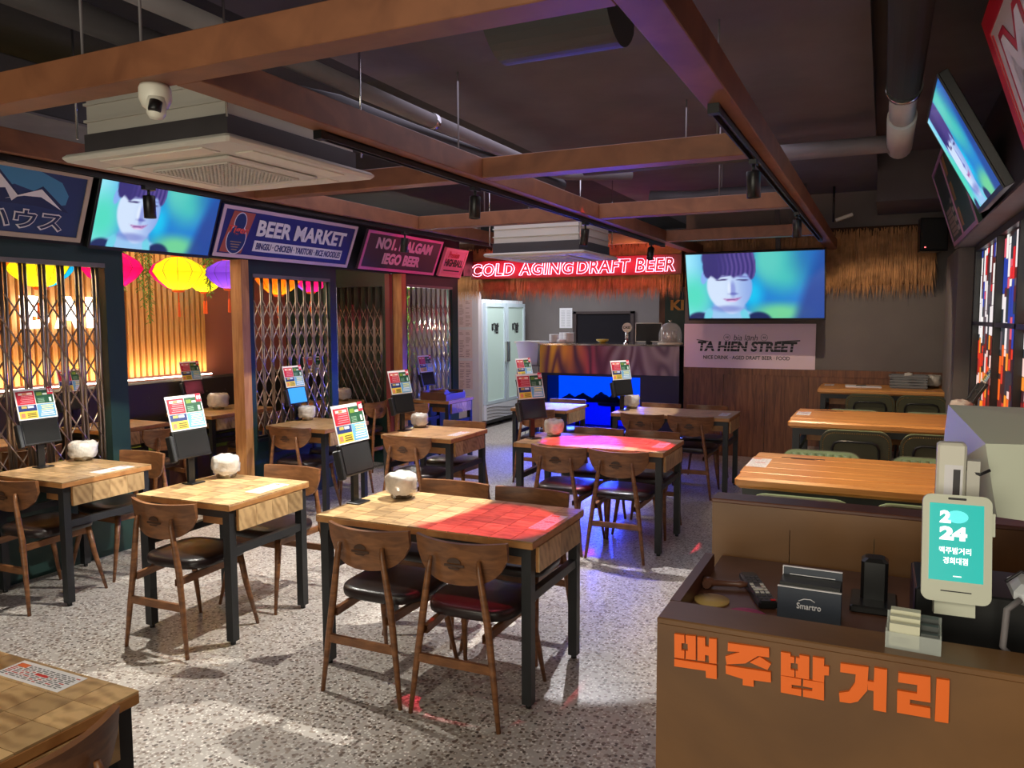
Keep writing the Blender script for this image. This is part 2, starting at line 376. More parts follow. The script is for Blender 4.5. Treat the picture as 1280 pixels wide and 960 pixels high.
# ------------------------------------------------------------------ room shell
struct('floor', MB().box(-9, 2.2, -3, 14, -.1, 0), M['floor'])
struct('ceiling', MB().box(-2.75, -.1, -3, 14, 3.1, 3.35), M['ceil'])
struct('ceiling_left', MB().box(-9, -2.75, -3, 14, 3.1, 3.35), M['ceil_dark'])
struct('ceiling_right', MB().box(-.1, 2.2, -3, 14, 3.28, 3.35).box(-.1, 1.2, 8.6, 9.75, 2.82, 3.28), M['ceil'])
struct('wall_back', MB().box(-2.24, 2.2, 9.79, 9.95, 0, 3.3), M['wall_grey'])
wb = struct('trim_1', MB().box(-2.24, .7, 9.755, 9.79, 1.0, 1.08), M['wainscot'])
for i in range(6):
    x0 = -2.24+i*.49; MB().box(x0+.0015, x0+.487, 9.765, 9.788, 0, 1.0).build('panel', M['wainscot'], wb)
struct('wall_right', MB().box(.7, 1.0, 7.8, 9.79, 0, 3.3).box(.7, 1.0, -3, 7.8, 0, .82).box(.7, 1.0, -3, 7.8, 2.29, 3.3).box(.76, 1.0, -3, 7.8, .82, 2.29), M['wall_dark'])
struct('trim_2', MB().box(.578, .7, 8.0, 9.4, .0, 2.3), M['wall_grey'])
struct('wall_front', MB().box(-9, 2.2, -3.1, -3, 0, 3.3), M['wall_grey'])
struct('wall_left', MB().box(-6.85, -6.7, -3, 14, 0, 3.1), M['wall_pink'])
struct('wall_kitchen', MB().box(-6.7, 2.2, 12.5, 12.6, 0, 3.1).box(-2.24, -2.14, 9.95, 12.5, 0, 3.1), M['wall_grey'])
struct('wall_menu', MB().box(-6.7, -5.52, 10.5, 10.6, 0, 3.1), mat('pale_wall_paint', S(170, 158, 156), .6))
# raised platform under the seats on the right
struct('floor_platform', MB().box(-.78, .7, 3.35, 9.755, 0, .18), M['floor'])
# ceiling beams
k = 0
for x, ya in ((-3.655, 1.79), (-2.045, 1.9), (-.555, .6)):
    k += 1; struct('trim_beam_%d' % k, MB().bbox(x-.055, x+.055, ya, 9.6, 2.45, 2.56, .003), M['beam'])
struct('trim_beam_0', MB().bbox(-3.6, -.61, 1.79, 1.9, 2.45, 2.56, .003), M['beam'])
for y in (3.9, 5.83, 7.87):
    for a, b in ((-3.6, -2.1), (-1.99, -.61)):
        k += 1; struct('trim_beam_%d' % k, MB().bbox(a, b, y-.055, y+.055, 2.451, 2.559, .003), M['beam'])
k += 1; struct('trim_beam_%d' % k, MB().bbox(-5.0, -3.71, 1.79, 1.9, 2.451, 2.559, .003), M['beam'])
k += 1; struct('trim_beam_%d' % k, MB().bbox(-.5, .1, 1.79, 1.9, 2.451, 2.559, .003), M['beam'])
# hanging rods
for i, (x, y, z0) in enumerate(((-2.25, 4.05, 2.5), (-2.47, 1.85, 2.56), (-2.19, 1.85, 2.56), (-.75, 3.9, 2.56), (-3.0, 5.83, 2.56), (-1.1, 5.83, 2.56))):
    r = MB().tube((0, 0, 0), (0, 0, 3.1-z0), .005, n=6).build('hanger_rod', M['duct_grey'])
    r.location = (x, y, z0)
    tag(r, ['steel hanger rod down to the crossing of the centre and second beams', 'thin rod above the front beam at far left', 'thin rod above the front beam over the camera dome', 'thin rod where the second beam meets the right-hand beam', 'short rod over the third beam on the left', 'short rod over the third beam in the middle'][i], 'rod')

# ------------------------------------------------------------------ ceiling services
def pipe(name, pts, r, m, label, joints=(), hang=()):
    t = thing(name, label, 'pipe', pts[0])
    o = Vector(pts[0]); MB().path([Vector(p)-o for p in pts], r, 12).build('run', m, t)
    for hp in hang: MB().tube((hp[0]-o.x, hp[1]-o.y, hp[2]-o.z), (hp[0]-o.x, hp[1]-o.y, 3.1-o.z), .005, n=6).build('strap', M['duct_grey'], t)
    for j in joints:
        a = Vector(j)-o; MB().tube(a-Vector((0, .02, 0)), a+Vector((0, .02, 0)), r*1.12, n=12).build('clamp', M['chrome'], t)
    return t
pipe('duct_pipe', [(-2.33, 1.2, 2.8), (-2.33, 5.5, 2.8), (-2.3, 5.9, 2.82), (-1.9, 6.3, 2.85)], .04, M['duct_grey'], 'grey conduit running lengthwise above the centre beam', [(-2.33, 3.9, 2.8)])
pipe('duct_pipe', [(-2.8, 1.4, 2.85), (-2.75, 2.6, 2.82), (-2.68, 3.0, 2.78), (-2.6, 3.4, 2.8), (-2.45, 3.9, 2.74), (-2.4, 4.8, 2.74), (-2.4, 6, 2.76)], .055, M['duct'], 'bent darker duct beside the grey conduit over the centre beam')
pipe('duct_pipe', [(-1.9, 5.2, 2.72), (-1.2, 5.2, 2.72), (-.65, 5.2, 2.72)], .05, M['duct'], 'dark pipe crossing between second and third beams', (), [(-1.2, 5.2, 2.75)])
pipe('duct_pipe', [(-1.9, 6.9, 2.75), (-1.5, 6.9, 2.72), (-1.3, 7.0, 2.75), (-.9, 6.9, 2.72), (-.6, 6.9, 2.72)], .06, M['duct'], 'lumpy insulated pipe crossing beyond the third beam', (), [(-1.3, 7.0, 2.78)])
t = thing('exhaust_pipe', 'thick black duct ending in a white elbow right of the beams', 'pipe', (.06, 3.0, 2.9))
MB().path([(0, -2, .03), (0, 1.85, .03)], .085, 18).build('black_duct', M['ceil_dark'], t)
MB().path([(0, 1.8, .02), (0, 2.1, 0), (0, 2.35, -.02)], [.07, .072, .07], 18).build('elbow', M['pvc'], t)['label'] = 'glossy white elbow'
MB().tube((0, 2.3, -.02), (0, 3.25, -.02), .082, n=18).build('sleeve', M['pvc'], t)
MB().tube((0, 1.78, .02), (0, 1.83, .02), .092, n=18).build('collar', M['chrome'], t)
MB().path([(0, 3.1, -.02), (-.3, 3.15, -.01), (-.9, 3.2, 0)], .06, 14).build('branch', M['duct_grey'], t)
t = thing('air_duct', 'dark rectangular duct hung over the left beam', 'duct', (-4.3, 2.5, 2.72))
MB().bbox(-.45, .45, -1.2, 1.2, 0, .25, .006).build('casing', M['duct'], t)
MB().box(-.46, .46, -1.21, 1.21, -.012, .0).build('flange', M['duct_grey'], t)

def cassette(loc, label, s=.475):
    t = thing('air_conditioner', label, 'air conditioner', loc)
    # panel z 0 = underside rim
    MB().bbox(-s, s, -s, s, 0, .03, .012).build('panel', M['offwhite'], t)
    MB().bbox(-s*.6, s*.6, -s*.6, s*.6, -.014, .0, .008).build('grille_frame', M['offwhite'], t)
    g = MB()
    n = 20; a = s*.46
    for i in range(n+1):
        u = -a+2*a*i/n; g.box(u-.0035, u+.0035, -a, a, -.021, -.015); g.box(-a, a, u-.0035, u+.0035, -.021, -.015)
    go = g.build('grille', M['offwhite'], t); go['kind'] = 'stuff'
    MB().box(-a, a, -a, a, -.0155, -.014).build('grille_back', M['grill_dark'], t)
    for i in range(4):
        mm = Matrix.Rotation(i*math.pi/2, 4, 'Z')
        MB().bbox(-s*.62, s*.62, s*.70, s*.90, -.006, .001, .002).build('louvre', M['white'], t, mm)
    MB().box(-s*.86, s*.86, -s*.86, s*.86, .03, .12).build('lower_casing', M['duct'], t)
    b = MB().box(-s*.84, s*.84, -s*.84, s*.84, .12, .29)
    b.box(-s*.86, s*.86, -s*.86, s*.86, .17, .18).box(-s*.86, s*.86, -s*.86, s*.86, .24, .25)
    b.build('body', M['offwhite'], t)
    for sx in (-1, 1):
        for sy in (-1, 1):
            MB().tube((sx*s*.9, sy*s*.9, .1), (sx*s*.9, sy*s*.9, 3.1-loc[2]), .005, n=6).build('hanger', M['chrome'], t)
    return t
cassette((-2.72, 2.74, 2.365), 'large square white ceiling air conditioner at upper left')
cassette((-2.76, 6.72, 2.235), 'smaller looking white ceiling air conditioner in front of the neon sign')

t = thing('dome_camera', 'white dome security camera under the front beam', 'camera', (-2.16, 1.87, 2.45))
MB().lathe([(.045, 0), (.05, -.012), (.05, -.045), (.04, -.068), (.02, -.082), (0, -.085)], n=24).build('housing', M['white'], t)
MB().lathe([(.03, 0), (.03, -.05), (.02, -.065), (0, -.07)], n=20).build('ball', M['white'], t, Matrix.Translation((.02, -.015, -.045)))
MB().lathe([(0, .004), (.018, .004), (.02, 0), (.02, -.03)], n=20).build('lens', M['plastic'], t, Matrix.Translation((.035, -.035, -.09)) @ Matrix.Rotation(R_(-55), 4, 'X').inverted() @ Matrix.Rotation(R_(110), 4, 'X'))
t = thing('ceiling_speaker', 'dark curved speaker hung beside the right end of the front beam', 'speaker', (-1.02, 2.56, 2.70))
pf = [(-.17+.30*i/12, -.12*math.sin(math.pi*min(1, i/12*.9+.05))**.6) for i in range(13)]+[(.15, .10), (-.17, .12)]
MB().prism(pf, -.215, .215, m=Matrix(((0, 0, 1, 0), (1, 0, 0, 0), (0, 1, 0, 0), (0, 0, 0, 1)))).build('shell', mat('speaker_shell', S(58, 58, 60), .55), t)
MB().tube((0, 0, .05), (0, 0, .5), .012, n=8).build('bracket', M['black'], t)

def track(x, y0, y1, label, zt=2.45):
    t = thing('light_track', label, 'track', (x, y0, zt))
    m = MB().box(-.018, .018, 0, y1-y0, -.006, 0).box(-.018, -.012, 0, y1-y0, -.03, 0).box(.012, .018, 0, y1-y0, -.03, 0)
    m.build('rail', M['black'], t)
    for yy in (0, y1-y0): MB().box(-.02, .02, yy-.02, yy+.02, -.034, 0).build('end_cap', M['plastic'], t)
    return t
track(-.57, 2.9, 8.1, 'black lighting track under the right-hand long beam')
track(-2.08, 2.6, 8.05, 'black lighting track under the centre long beam')
track(-3.66, 2.3, 8.0, 'black lighting track under the left long beam')
LENS = mat('lamp_lens', (1, 1, 1, 1), .4, em=3, emc=(1, .93, .75, 1))
def spotlamp(x, y, tx, ty, label):
    t = thing('track_spotlight', label, 'spotlight', (x, y, 2.42), group='spotlights on the beam tracks')
    MB().box(-.016, .016, -.035, .035, -.02, .0).build('adapter', M['black'], t)
    MB().tube((0, 0, -.02), (0, 0, -.05), .008, n=8).build('stem', M['black'], t)
    d = Vector((tx-x, ty-y, -2.3)).normalized(); q = d.to_track_quat('-Z', 'Y').to_matrix().to_4x4()
    mm = Matrix.Translation((0, 0, -.05)) @ q
    MB().lathe([(.0, 0), (.03, 0), (.032, -.005), (.032, -.12), (.027, -.122), (.026, -.11)], n=18).build('lamp_head', M['plastic'], t, mm)
    MB().lathe([(0, -.104), (.026, -.104), (.026, -.109)], n=16).build('lens', LENS, t, mm)
spotlamp(-.57, 3.84, -.5, 3.9, 'spotlight hanging at front of the right beam track')
spotlamp(-.57, 5.86, -.5, 5.9, 'second spotlight along the right beam track')
spotlamp(-2.08, 3.93, -2.1, 3.8, 'lit spotlight under the centre beam crossing')
spotlamp(-2.08, 5.72, -2.5, 6.2, 'spotlight on the centre track before the far air conditioner')
spotlamp(-3.66, 3.1, -3.7, 3.2, 'spotlight hanging in front of the left television')
spotlamp(-3.66, 5.65, -4.0, 5.7, 'spotlight in front of the black and pink sign')
spotlamp(-2.08, 7.6, -2.0, 6.3, 'last spotlight on the centre track by the neon letters')

# ------------------------------------------------------------------ screens
def smooth(a, b, x):
    t = max(0, min(1, (x-a)/(b-a))); return t*t*(3-2*t)
def mixc(a, b, t): return tuple(a[i]+(b[i]-a[i])*t for i in range(3))
def ell(u, v, cu, cv, ru, rv, soft=.15, ang=0):
    du = (u-cu)*1.78; dv = v-cv; ca, sa = math.cos(ang), math.sin(ang)
    x = (du*ca+dv*sa)/(ru*1.78); y = (-du*sa+dv*ca)/rv
    return 1-smooth(1-soft, 1+soft, math.hypot(x, y))
def portrait(u, v):
    c = (30, 125, 205)
    c = mixc(c, (150, 225, 245), 1-smooth(.0, .3, u))
    c = mixc(c, (70, 190, 185), ell(u, v, .72, .78, .16, .35, .6))
    c = mixc(c, (90, 200, 190), ell(u, v, .6, .9, .1, .3, .7))
    c = mixc(c, (20, 190, 235), ell(u, v, .49, .38, .07, .2, .8))
    c = mixc(c, (110, 205, 150), ell(u, v, .68, .08, .18, .14, .7))
    c = mixc(c, (80, 215, 190), ell(u, v, .05, .35, .12, .3, .8))
    d = smooth(.76, .86, u-.16*(v-.1)); c = mixc(c, (32, 60, 140), d*.85)
    c = mixc(c, (28, 90, 170), ell(u, v, .9, .9, .12, .3, .8)*.6)
    # neck and shoulders
    c = mixc(c, (125, 165, 225), ell(u, v, .31, .12, .13, .24, .15))
    c = mixc(c, (150, 195, 235), ell(u, v, .29, -.02, .24, .18, .12))
    c = mixc(c, (24, 40, 90), ell(u, v, .08, -.06, .1, .16, .15)); c = mixc(c, (24, 40, 90), ell(u, v, .53, -.06, .1, .16, .15))
    c = mixc(c, (110, 205, 225), ell(u, v, .15, .05, .03, .12, .2, -.3)); c = mixc(c, (110, 205, 225), ell(u, v, .43, .04, .03, .12, .2, .3))
    # ear, face
    c = mixc(c, (130, 170, 235), ell(u, v, .135, .66, .025, .12, .15, -.2))
    f = max(ell(u, v, .32, .5, .17, .38, .06), ell(u, v, .335, .27, .10, .20, .1))
    c = mixc(c, mixc((205, 222, 246), (140, 168, 226), smooth(.26, .5, u)), f)
    c = mixc(c, (100, 110, 190), ell(u, v, .30, .15, .1, .05, .6)*.6)
    # features
    c = mixc(c, (120, 130, 205), ell(u, v, .345, .45, .02, .12, .5)*.7); c = mixc(c, (95, 100, 180), ell(u, v, .345, .385, .035, .02, .5)*.8)
    c = mixc(c, (225, 235, 250), ell(u, v, .318, .47, .012, .1, .6)*.8)
    mv = .012*((u-.335)/.06)**2*2
    c = mixc(c, (182, 130, 186), ell(u, v-mv, .338, .285, .06, .026, .35, .06)); c = mixc(c, (120, 70, 140), ell(u, v-mv, .338, .29, .062, .005, .5, .06))
    c = mixc(c, (225, 200, 235), ell(u, v, .335, .268, .035, .01, .5))
    for ex, ey, an in ((.265, .60, .08), (.42, .595, -.05)):
        c = mixc(c, (60, 50, 110), ell(u, v, ex, ey, .042, .012, .4, an)); c = mixc(c, (100, 100, 175), ell(u, v, ex, ey+.05, .045, .01, .6, an)*.7)
    # hair
    hh = max(ell(u, v, .315, .93, .195, .27, .05), ell(u, v, .16, .8, .035, .17, .1), ell(u, v, .485, .8, .035, .2, .1))
    fr = .665+.022*math.sin(u*47)+.012*math.sin(u*103)-.03*smooth(.3, .2, u)
    hh = max(hh, smooth(fr-.03, fr+.02, v)*ell(u, v, .32, .85, .175, .3, .08))
    st = .5+.5*math.sin(u*190+math.sin(v*14)*1.5)
    c = mixc(c, mixc((52, 46, 112), (128, 102, 180), st*.55*smooth(.2, .36, u)), hh)
    return c
def make_screen_mesh():
    nx, ny = 128, 72; vs = []; fs = []; cols = []
    for j in range(ny+1):
        for i in range(nx+1):
            u, v = i/nx, j/ny; vs.append((u, v, 0)); r, g, b = portrait(u, v); cols.append((lin(r), lin(g), lin(b), 1))
    for j in range(ny):
        for i in range(nx): a = j*(nx+1)+i; fs.append((a, a+1, a+nx+2, a+nx+1))
    me = bpy.data.meshes.new('screen_picture'); me.from_pydata(vs, [], fs); me.materials.append(M['screen'])
    a = me.color_attributes.new('Col', 'FLOAT_COLOR', 'POINT'); a.data.foreach_set('color', [x for c in cols for x in c]); return me
SCREEN = make_screen_mesh()
def tv(m, w_, h_, label, arm=None):
    t = thing('television', label, 'television', m=m)
    b = .012
    MB().bbox(-b, w_+b, -b-.012, h_+b, -.05, -.004, .004).build('housing', M['plastic'], t)
    fr = MB().box(-b, w_+b, h_, h_+b, -.004, .003).box(-b, w_+b, -b-.012, 0, -.004, .003).box(-b, 0, 0, h_, -.004, .003).box(w_, w_+b, 0, h_, -.004, .003)
    fr.build('bezel', M['black'], t)
    o = bpy.data.objects.new('screen', SCREEN); C.objects.link(o); o.parent = t; o.matrix_local = Matrix.Diagonal((w_, h_, 1, 1))
    MB().box(w_*.3, w_*.7, h_*.25, h_*.75, -.09, -.05).build('back_cover', M['plastic'], t)
    if arm: MB().box(*arm).build('mount', M['black'], t)
    return t
tilt = lambda d, z: Vector((d, 0, z))
# left TV above the booths
tv(frame((-4.93, 3.676, 2.205), (0, 1, 0), (.17, 0, .47)), 1.04, .56, 'wall television above the booths at left')
tv(frame((-2.015, 9.05, 1.683), (1, 0, 0), (0, -.26, .70)), 1.44, .75, 'large television in front of the back wall straw', (.95, 1.0, .55, 1.2, -.08, -.05))
tv(frame((.466, 5.23, 2.30), (0, -1, 0), (-.278, 0, .523)), .96, .58, 'television tilted steeply on the right-hand wall')

# ------------------------------------------------------------------ signs on the left header
SIGNFR = mat('pale_sign_frame', S(206, 178, 196), .45)
def sign(m, w_, h_, bg, label, name='wall_sign', frm=.03, fm=None):
    t = thing(name, label, 'sign', m=m)
    MB().box(0, w_, 0, h_, -.03, 0).build('board', bg, t)
    f = fm or SIGNFR
    MB().box(0, w_, 0, frm, 0, .008).build('frame_bottom', f, t); MB().box(0, w_, h_-frm, h_, 0, .008).build('frame_top', f, t)
    MB().box(0, frm, frm, h_-frm, 0, .008).build('frame_side', f, t); MB().box(w_-frm, w_, frm, h_-frm, 0, .008).build('frame_side', f, t)
    return t
NAVY = mat('navy_sign_print', S(34, 40, 104), .45)
up = (.36, 0, .93)
# mountain sign
t = sign(frame((-4.93, 1.9, 2.215), (0, 1, 0), up), 1.70, .46, mat('deep_blue_sign', S(30, 56, 104), .45), 'blue sign with white mountain peaks and Japanese writing', fm=mat('bare_sign_frame', S(176, 160, 144), .45))
LB = mat('light_blue_print', S(64, 132, 176), .5)
MB().prism([(.2, .43), (1.35, .43), (1.50, .38), (1.56, .30), (1.55, .24), (1.49, .225), (1.38, .29), (1.2, .33), (1.0, .22), (.5, .2), (.2, .25)], .001, .003).build('sky_shape', LB, t)
NV = mat('navy_outline', S(22, 42, 84), .5)
MB().prism([(.82, .2), (1.08, .425), (1.26, .255), (1.38, .34), (1.58, .19), (1.35, .21), (1.0, .21)], .003, .004).build('outline', NV, t)
MB().prism([(.9, .26), (1.08, .405), (1.235, .26), (1.2, .225), (1.15, .30), (1.02, .28), (.9, .285)], .004, .0055).build('peak', WH, t)
MB().prism([(1.16, .235), (1.375, .32), (1.53, .20), (1.38, .27), (1.27, .265)], .004, .0055).build('peak', WH, t)
text('lettering_outline', 'ビールハウス', WH, t, .55, 1.555, .055, .19, .004, .06)
text('lettering', 'ビールハウス', NV, t, .56, 1.545, .066, .18, .0065, .015)
# beer market
t = sign(frame((-4.93, 4.76, 2.21), (0, 1, 0), up), 1.76, .43, NAVY, 'navy BEER MARKET sign with a beer label')
MB().prism([(.06, .04), (.3, .04), (.36, .39), (.12, .39)], .001, .002).build('glow', mat('orange_print', S(170, 84, 50), .5), t)
def oval(cx_, cy_, a_, b_): return [(cx_+a_*math.cos(q), cy_+b_*math.sin(q)) for q in [2*math.pi*i/28 for i in range(28)]]
MB().prism(oval(.21, .155, .108, .128), .0022, .003).prism(oval(.215, .30, .068, .085), .0022, .0029).build('label_rim', WH, t)
MB().prism(oval(.21, .155, .1, .12), .0032, .004).prism(oval(.215, .30, .06, .077), .0032, .0039).build('beer_label', mat('label_blue', S(26, 48, 96), .5), t)
text('label_name', 'Tiger', mat('orange_red_ink', S(226, 84, 48), .5), t, .10, .325, .19, .27, .0045, .02, .15)
for i in range(4): MB().box(.15+.01*i, .27-.01*i, .13-.022*i, .137-.022*i, .0041, .0048).build('label_line', mat('gold_ink', S(170, 140, 90), .5), t)
text('lettering', 'BEER MARKET', WH, t, .42, 1.62, .205, .345, .003, .035)
MB().box(.42, 1.62, .07, .165, .001, .003).build('strip', WH, t)
text('strip_lettering', 'BINGSU · CHICKEN · YAKITORI · RICE NOODLES', NAVY, t, .45, 1.6, .088, .148, .004, .02)
# No1
t = sign(frame((-4.93, 6.71, 2.212), (0, 1, 0), up), 1.5, .42, mat('charcoal_sign', S(72, 52, 66), .45), 'charcoal sign reading NO1 MALGAM IEGO BEER in pink', fm=mat('pink_sign_frame', S(226, 110, 176), .4))
text('lettering', 'NO1. MALGAM', PINKINK, t, .2, 1.3, .235, .36, .003, .05)
text('lettering', 'IEGO BEER', PINKINK, t, .38, 1.12, .075, .2, .003, .05)
# highball
t = sign(frame((-4.93, 8.33, 2.212), (0, 1, 0), up), .55, .36, mat('rose_sign', S(220, 120, 150), .45), 'small pink HIGHBALL sign at the far end of the header', fm=mat('rose_frame', S(230, 140, 165), .4))
text('lettering', 'Premium', RED, t, .1, .36, .24, .32, .003, .01, .2)
text('lettering', 'HIGHBALL', DK, t, .06, .5, .13, .225, .003, .04)
MB().box(.08, .47, .07, .085, .001, .003).build('line', DK, t)

# ------------------------------------------------------------------ partition frames and gates (plane X = -5)
def partition(y0, y1, post0, post1, label, base=.6):
    t = thing('partition_frame', label, 'partition', (-5.0, y0, 0))
    L = y1-y0
    MB().box(-.08, 0, 0, post0, base, 2.09).build('post', M['green'], t); MB().box(-.08, 0, L-post1, L, base, 2.09).build('post', M['green'], t)
    MB().box(-.08, 0, 0, L, 2.09, 2.2).build('top_rail', M['green'], t)
    MB().box(-.08, 0, 0, L, 0, base).build('base_panel', M['green'], t)
    MB().box(-.07, .01, post0, L-post1, base, base+.03).build('sill', M['black'], t)
    MB().box(-.07, .005, post0, L-post1, 2.06, 2.09).build('inner_trim', M['duct_grey'], t)
    return t
def gate(n, pitch, label, z0=.63, z1=2.06, m=None, name='folding_gate', bw=.0105):
    # local: x along the gate, y depth, z up
    t = thing(name, label, 'gate', m=m)
    bar = MB().tube((-bw, 0, z0), (-bw, 0, z1), bw*.82, n=8).tube((bw, 0, z0), (bw, 0, z1), bw*.82, n=8).mesh('gate_bar', M['steel'])
    for i in range(n):
        o = bpy.data.objects.new('gate_bar', bar); C.objects.link(o); o.parent = t; o.location = (i*pitch, 0, 0)
    la = MB(); H = .2
    for i in range(n-1):
        zz = z0+.03
        k = 0
        while zz+H < z1-.18:
            a, b = i*pitch, (i+1)*pitch
            for (p, q, yy) in (((a, zz), (b, zz+H), .012), ((a, zz+H), (b, zz), -.012)):
                la.tube((p[0], yy, p[1]), (q[0], yy, q[1]), .006, n=5, cap=False)
            zz += H; k += 1
    lo = la.build('cross_lattice', M['steel'], t); lo['kind'] = 'stuff'
    MB().box(-.02, (n-1)*pitch+.02, -.018, .018, z0, z0+.02).build('bottom_channel', M['black'], t)
    return t
GX = Matrix.Translation((-5.0, 0, 0)) @ Matrix.Rotation(R_(90), 4, 'Z')
def gm(y): return Matrix.Translation((-5.035, y, 0)) @ Matrix.Rotation(R_(90), 4, 'Z')
partition(1.3, 3.985, .1, .15, 'dark green partition frame at the left edge')
gate(19, .129, 'wide-spaced steel folding gate at the left edge', m=gm(1.46), bw=.0145)
partition(5.19, 6.44, .09, .10, 'dark green partition frame in the middle of the left side')
gate(10, .115, 'steel folding gate behind the second-row table', m=gm(5.31))
partition(7.67, 8.95, .07, .15, 'purple-lit green partition frame nearest the fridge')
gate(10, .113, 'dense steel folding gate with leaves behind it', m=gm(7.77))
for y, lb in ((5.135, 'light wooden post beside the middle partition'), (7.60, 'light wooden post beside the far partition')):
    tag(MB().box(-5.07, -4.95, y-.045, y+.045, 0, 2.2).build('wooden_post', M['post_wood']), lb, 'post')
struct('trim_header', MB().box(-5.1, -5.0, -.5, 9.0, 2.2, 2.75).box(-5.0, -4.9, -.5, 9.0, 2.72, 2.78), M['wall_dark'])
# cross partition inside the booths
t = thing('partition_frame', 'green cross partition deep inside the booth opening', 'partition', (-6.7, 7.62, 0))
MB().box(0, 1.45, 0, .08, 2.07, 2.7).build('header', M['green'], t); MB().box(1.45, 1.56, 0, .08, 0, 2.7).build('post', M['green'], t)
MB().box(.72, 1.45, 0, .08, 0, .66).build('base_panel', M['green'], t); MB().box(0, .72, 0, .08, 0, 2.07).build('side_panel', M['green'], t); MB().box(.72, 1.45, .09, .12, .66, 2.07).build('back_board', mat('moss_board', S(74, 84, 74), .6), t)
gate(7, .1, 'folding gate set across the booths at a right angle', m=Matrix.Translation((-5.9, 7.65, 0)))
MB_ = MB().box(-5.14, -5.08, 7.5, 7.56, 0, 2.2).build('red_post', mat('oxblood_paint', S(120, 50, 56), .5)); tag(MB_, 'dark red post beside the far wooden post', 'post')

# slat wall panel, bench, LED
t = thing('slat_panel', 'glowing orange wooden slat panel behind the booths', 'wall panel', (-6.695, 2.2, 1.13))
MB().box(0, .02, 0, 4.1, 0, 1.6).build('backing', mat('slat_backing', S(120, 74, 40), .7), t)
sl = MB().box(.02, .055, -.021, .021, 0, 1.6).mesh('slat', M['slat'])
for i in range(58):
    o = bpy.data.objects.new('slat', sl); C.objects.link(o); o.parent = t; o.location = (0, .04+i*.0705, 0)
tag(MB().box(-6.6, -6.585, 2.2, 6.3, 1.10, 1.112).build('light_strip', M['led']), 'bright strip light along the top of the booth backrest', 'light strip')
area('slat_wash', (-6.55, 4.3, 1.14), (0, R_(165), 0), .05, 14, (1, .66, .28), 4.0)
area('slat_wash_top', (-6.50, 4.3, 2.75), (0, R_(-28), 0), .08, 26, (1, .68, .3), 4.0)
t = thing('booth_bench', 'long dark tufted booth bench along the slat wall', 'bench', (-6.7, 1.5, 0))
MB().bbox(.02, .14, 0, 6.1, .42, 1.08, .02).build('backrest', M['booth'], t)
MB().bbox(.14, .45, 0, 6.1, .36, .46, .02).build('seat_cushion', M['lime'], t)
MB().box(.04, .42, 0, 6.1, 0, .36).build('base', M['counter_in'], t)
bt = MB().lathe([(0, .006), (.009, .004), (.011, 0)], n=8, m=Matrix.Rotation(R_(90), 4, 'Y')).mesh('button', M['booth'])
for r in range(2):
    for i in range(24):
        o = bpy.data.objects.new('button', bt); C.objects.link(o); o.parent = t; o.location = (.141, .2+i*.25+r*.125, .92-.22*r)
# letters on the slats
t = thing('lit_lettering', 'big white backlit letters on the slat panel', 'sign', m=frame((-6.6, 2.6, 1.62), (0, 1, 0), (0, 0, 1)))
text('letter', 'B', M['letter_white'], t, 1.64, 1.88, 0, .28, 0, .05, depth=.03)
text('letter', 'A', M['letter_white'], t, 1.94, 2.2, 0, .28, 0, .05, depth=.03)
text('letter', 'R', M['letter_white'], t, 2.25, 2.46, 0, .28, 0, .05, depth=.03)

# lanterns
def lantern(x, y, z, r, c1, c2, c3, rot, label):
    t = thing('silk_lantern', label, 'lantern', (x, y, z), R_(rot), group='silk lanterns over the booths')
    prof = [(.22, -.62), (.42, -.55), (.78, -.26), (1.0, .04), (.86, .30), (.5, .52), (.24, .60)]
    n = 24; m = MB()
    P = [(p[0]*r, p[1]*r) for p in prof]
    vs = []; fs = []; cols = []
    for pr, pz in P:
        for i in range(n):
            a = 2*math.pi*i/n; q = pr*(1-.02*(i % 2)); vs.append((q*math.cos(a), q*math.sin(a), pz))
    k0 = len(m.v)
    for kk in range(len(P)-1):
        for i in range(n):
            j = (i+1) % n; s = 0 if i < 10 else (1 if i < 17 else 2)
            m.add([vs[kk*n+i], vs[kk*n+j], vs[kk*n+n+j], vs[kk*n+n+i]], [(0, 1, 2, 3)], (c1, c2, c3)[s])
    m.build('silk_shade', M['lantern'], t)
    rb = MB()
    for i in range(0, n, 2):
        a = 2*math.pi*i/n; rb.path([(p*1.003*math.cos(a), p*1.003*math.sin(a), z_) for p, z_ in P], .0018, 4)
    ro = rb.build('ribs', DK, t)
    MB().lathe([(.2*r, .6*r), (.22*r, .6*r), (.2*r, .70*r), (.1*r, .72*r)], n=16).build('top_cap', M['tassel'], t)
    MB().lathe([(.12*r, -.72*r), (.2*r, -.70*r), (.24*r, -.62*r)], n=16).build('bottom_cap', M['tassel'], t)
    MB().tube((0, 0, .7*r), (0, 0, 3.1-z), .002, n=5).build('cord', DK, t)
    point('lantern_bulb', (x, y, z-.05), 1.9, (1, .9, .72), .03)
    for k in range(2):
        MB().path([(0, 0, -.7*r), (.02-.04*k, .03-.06*k, -1.0*r), (.02-.04*k, .035-.07*k, -1.08*r)], .002, 5).build('string', M['tassel'], t)
        MB().lathe([(.003, 0), (.008, -.01), (.010, -.06), (.012, -.13), (.004, -.135)], (.02-.04*k, .035-.07*k, -1.08*r), 8).build('tassel', M['tassel'], t)
    return t
Y_, BL, PK, PU, OR = S(235, 215, 30), S(20, 150, 225), S(225, 20, 100), S(110, 60, 190), S(240, 120, 20)
PW = S(225, 235, 150)
lantern(-5.8, 5.19, 2.11, .24, Y_, BL, PK, -102, 'yellow silk lantern with blue and pink gores over the booth opening')
lantern(-5.8, 5.80, 2.13, .22, PU, Y_, PU, -110, 'purple silk lantern half hidden by the wooden post')
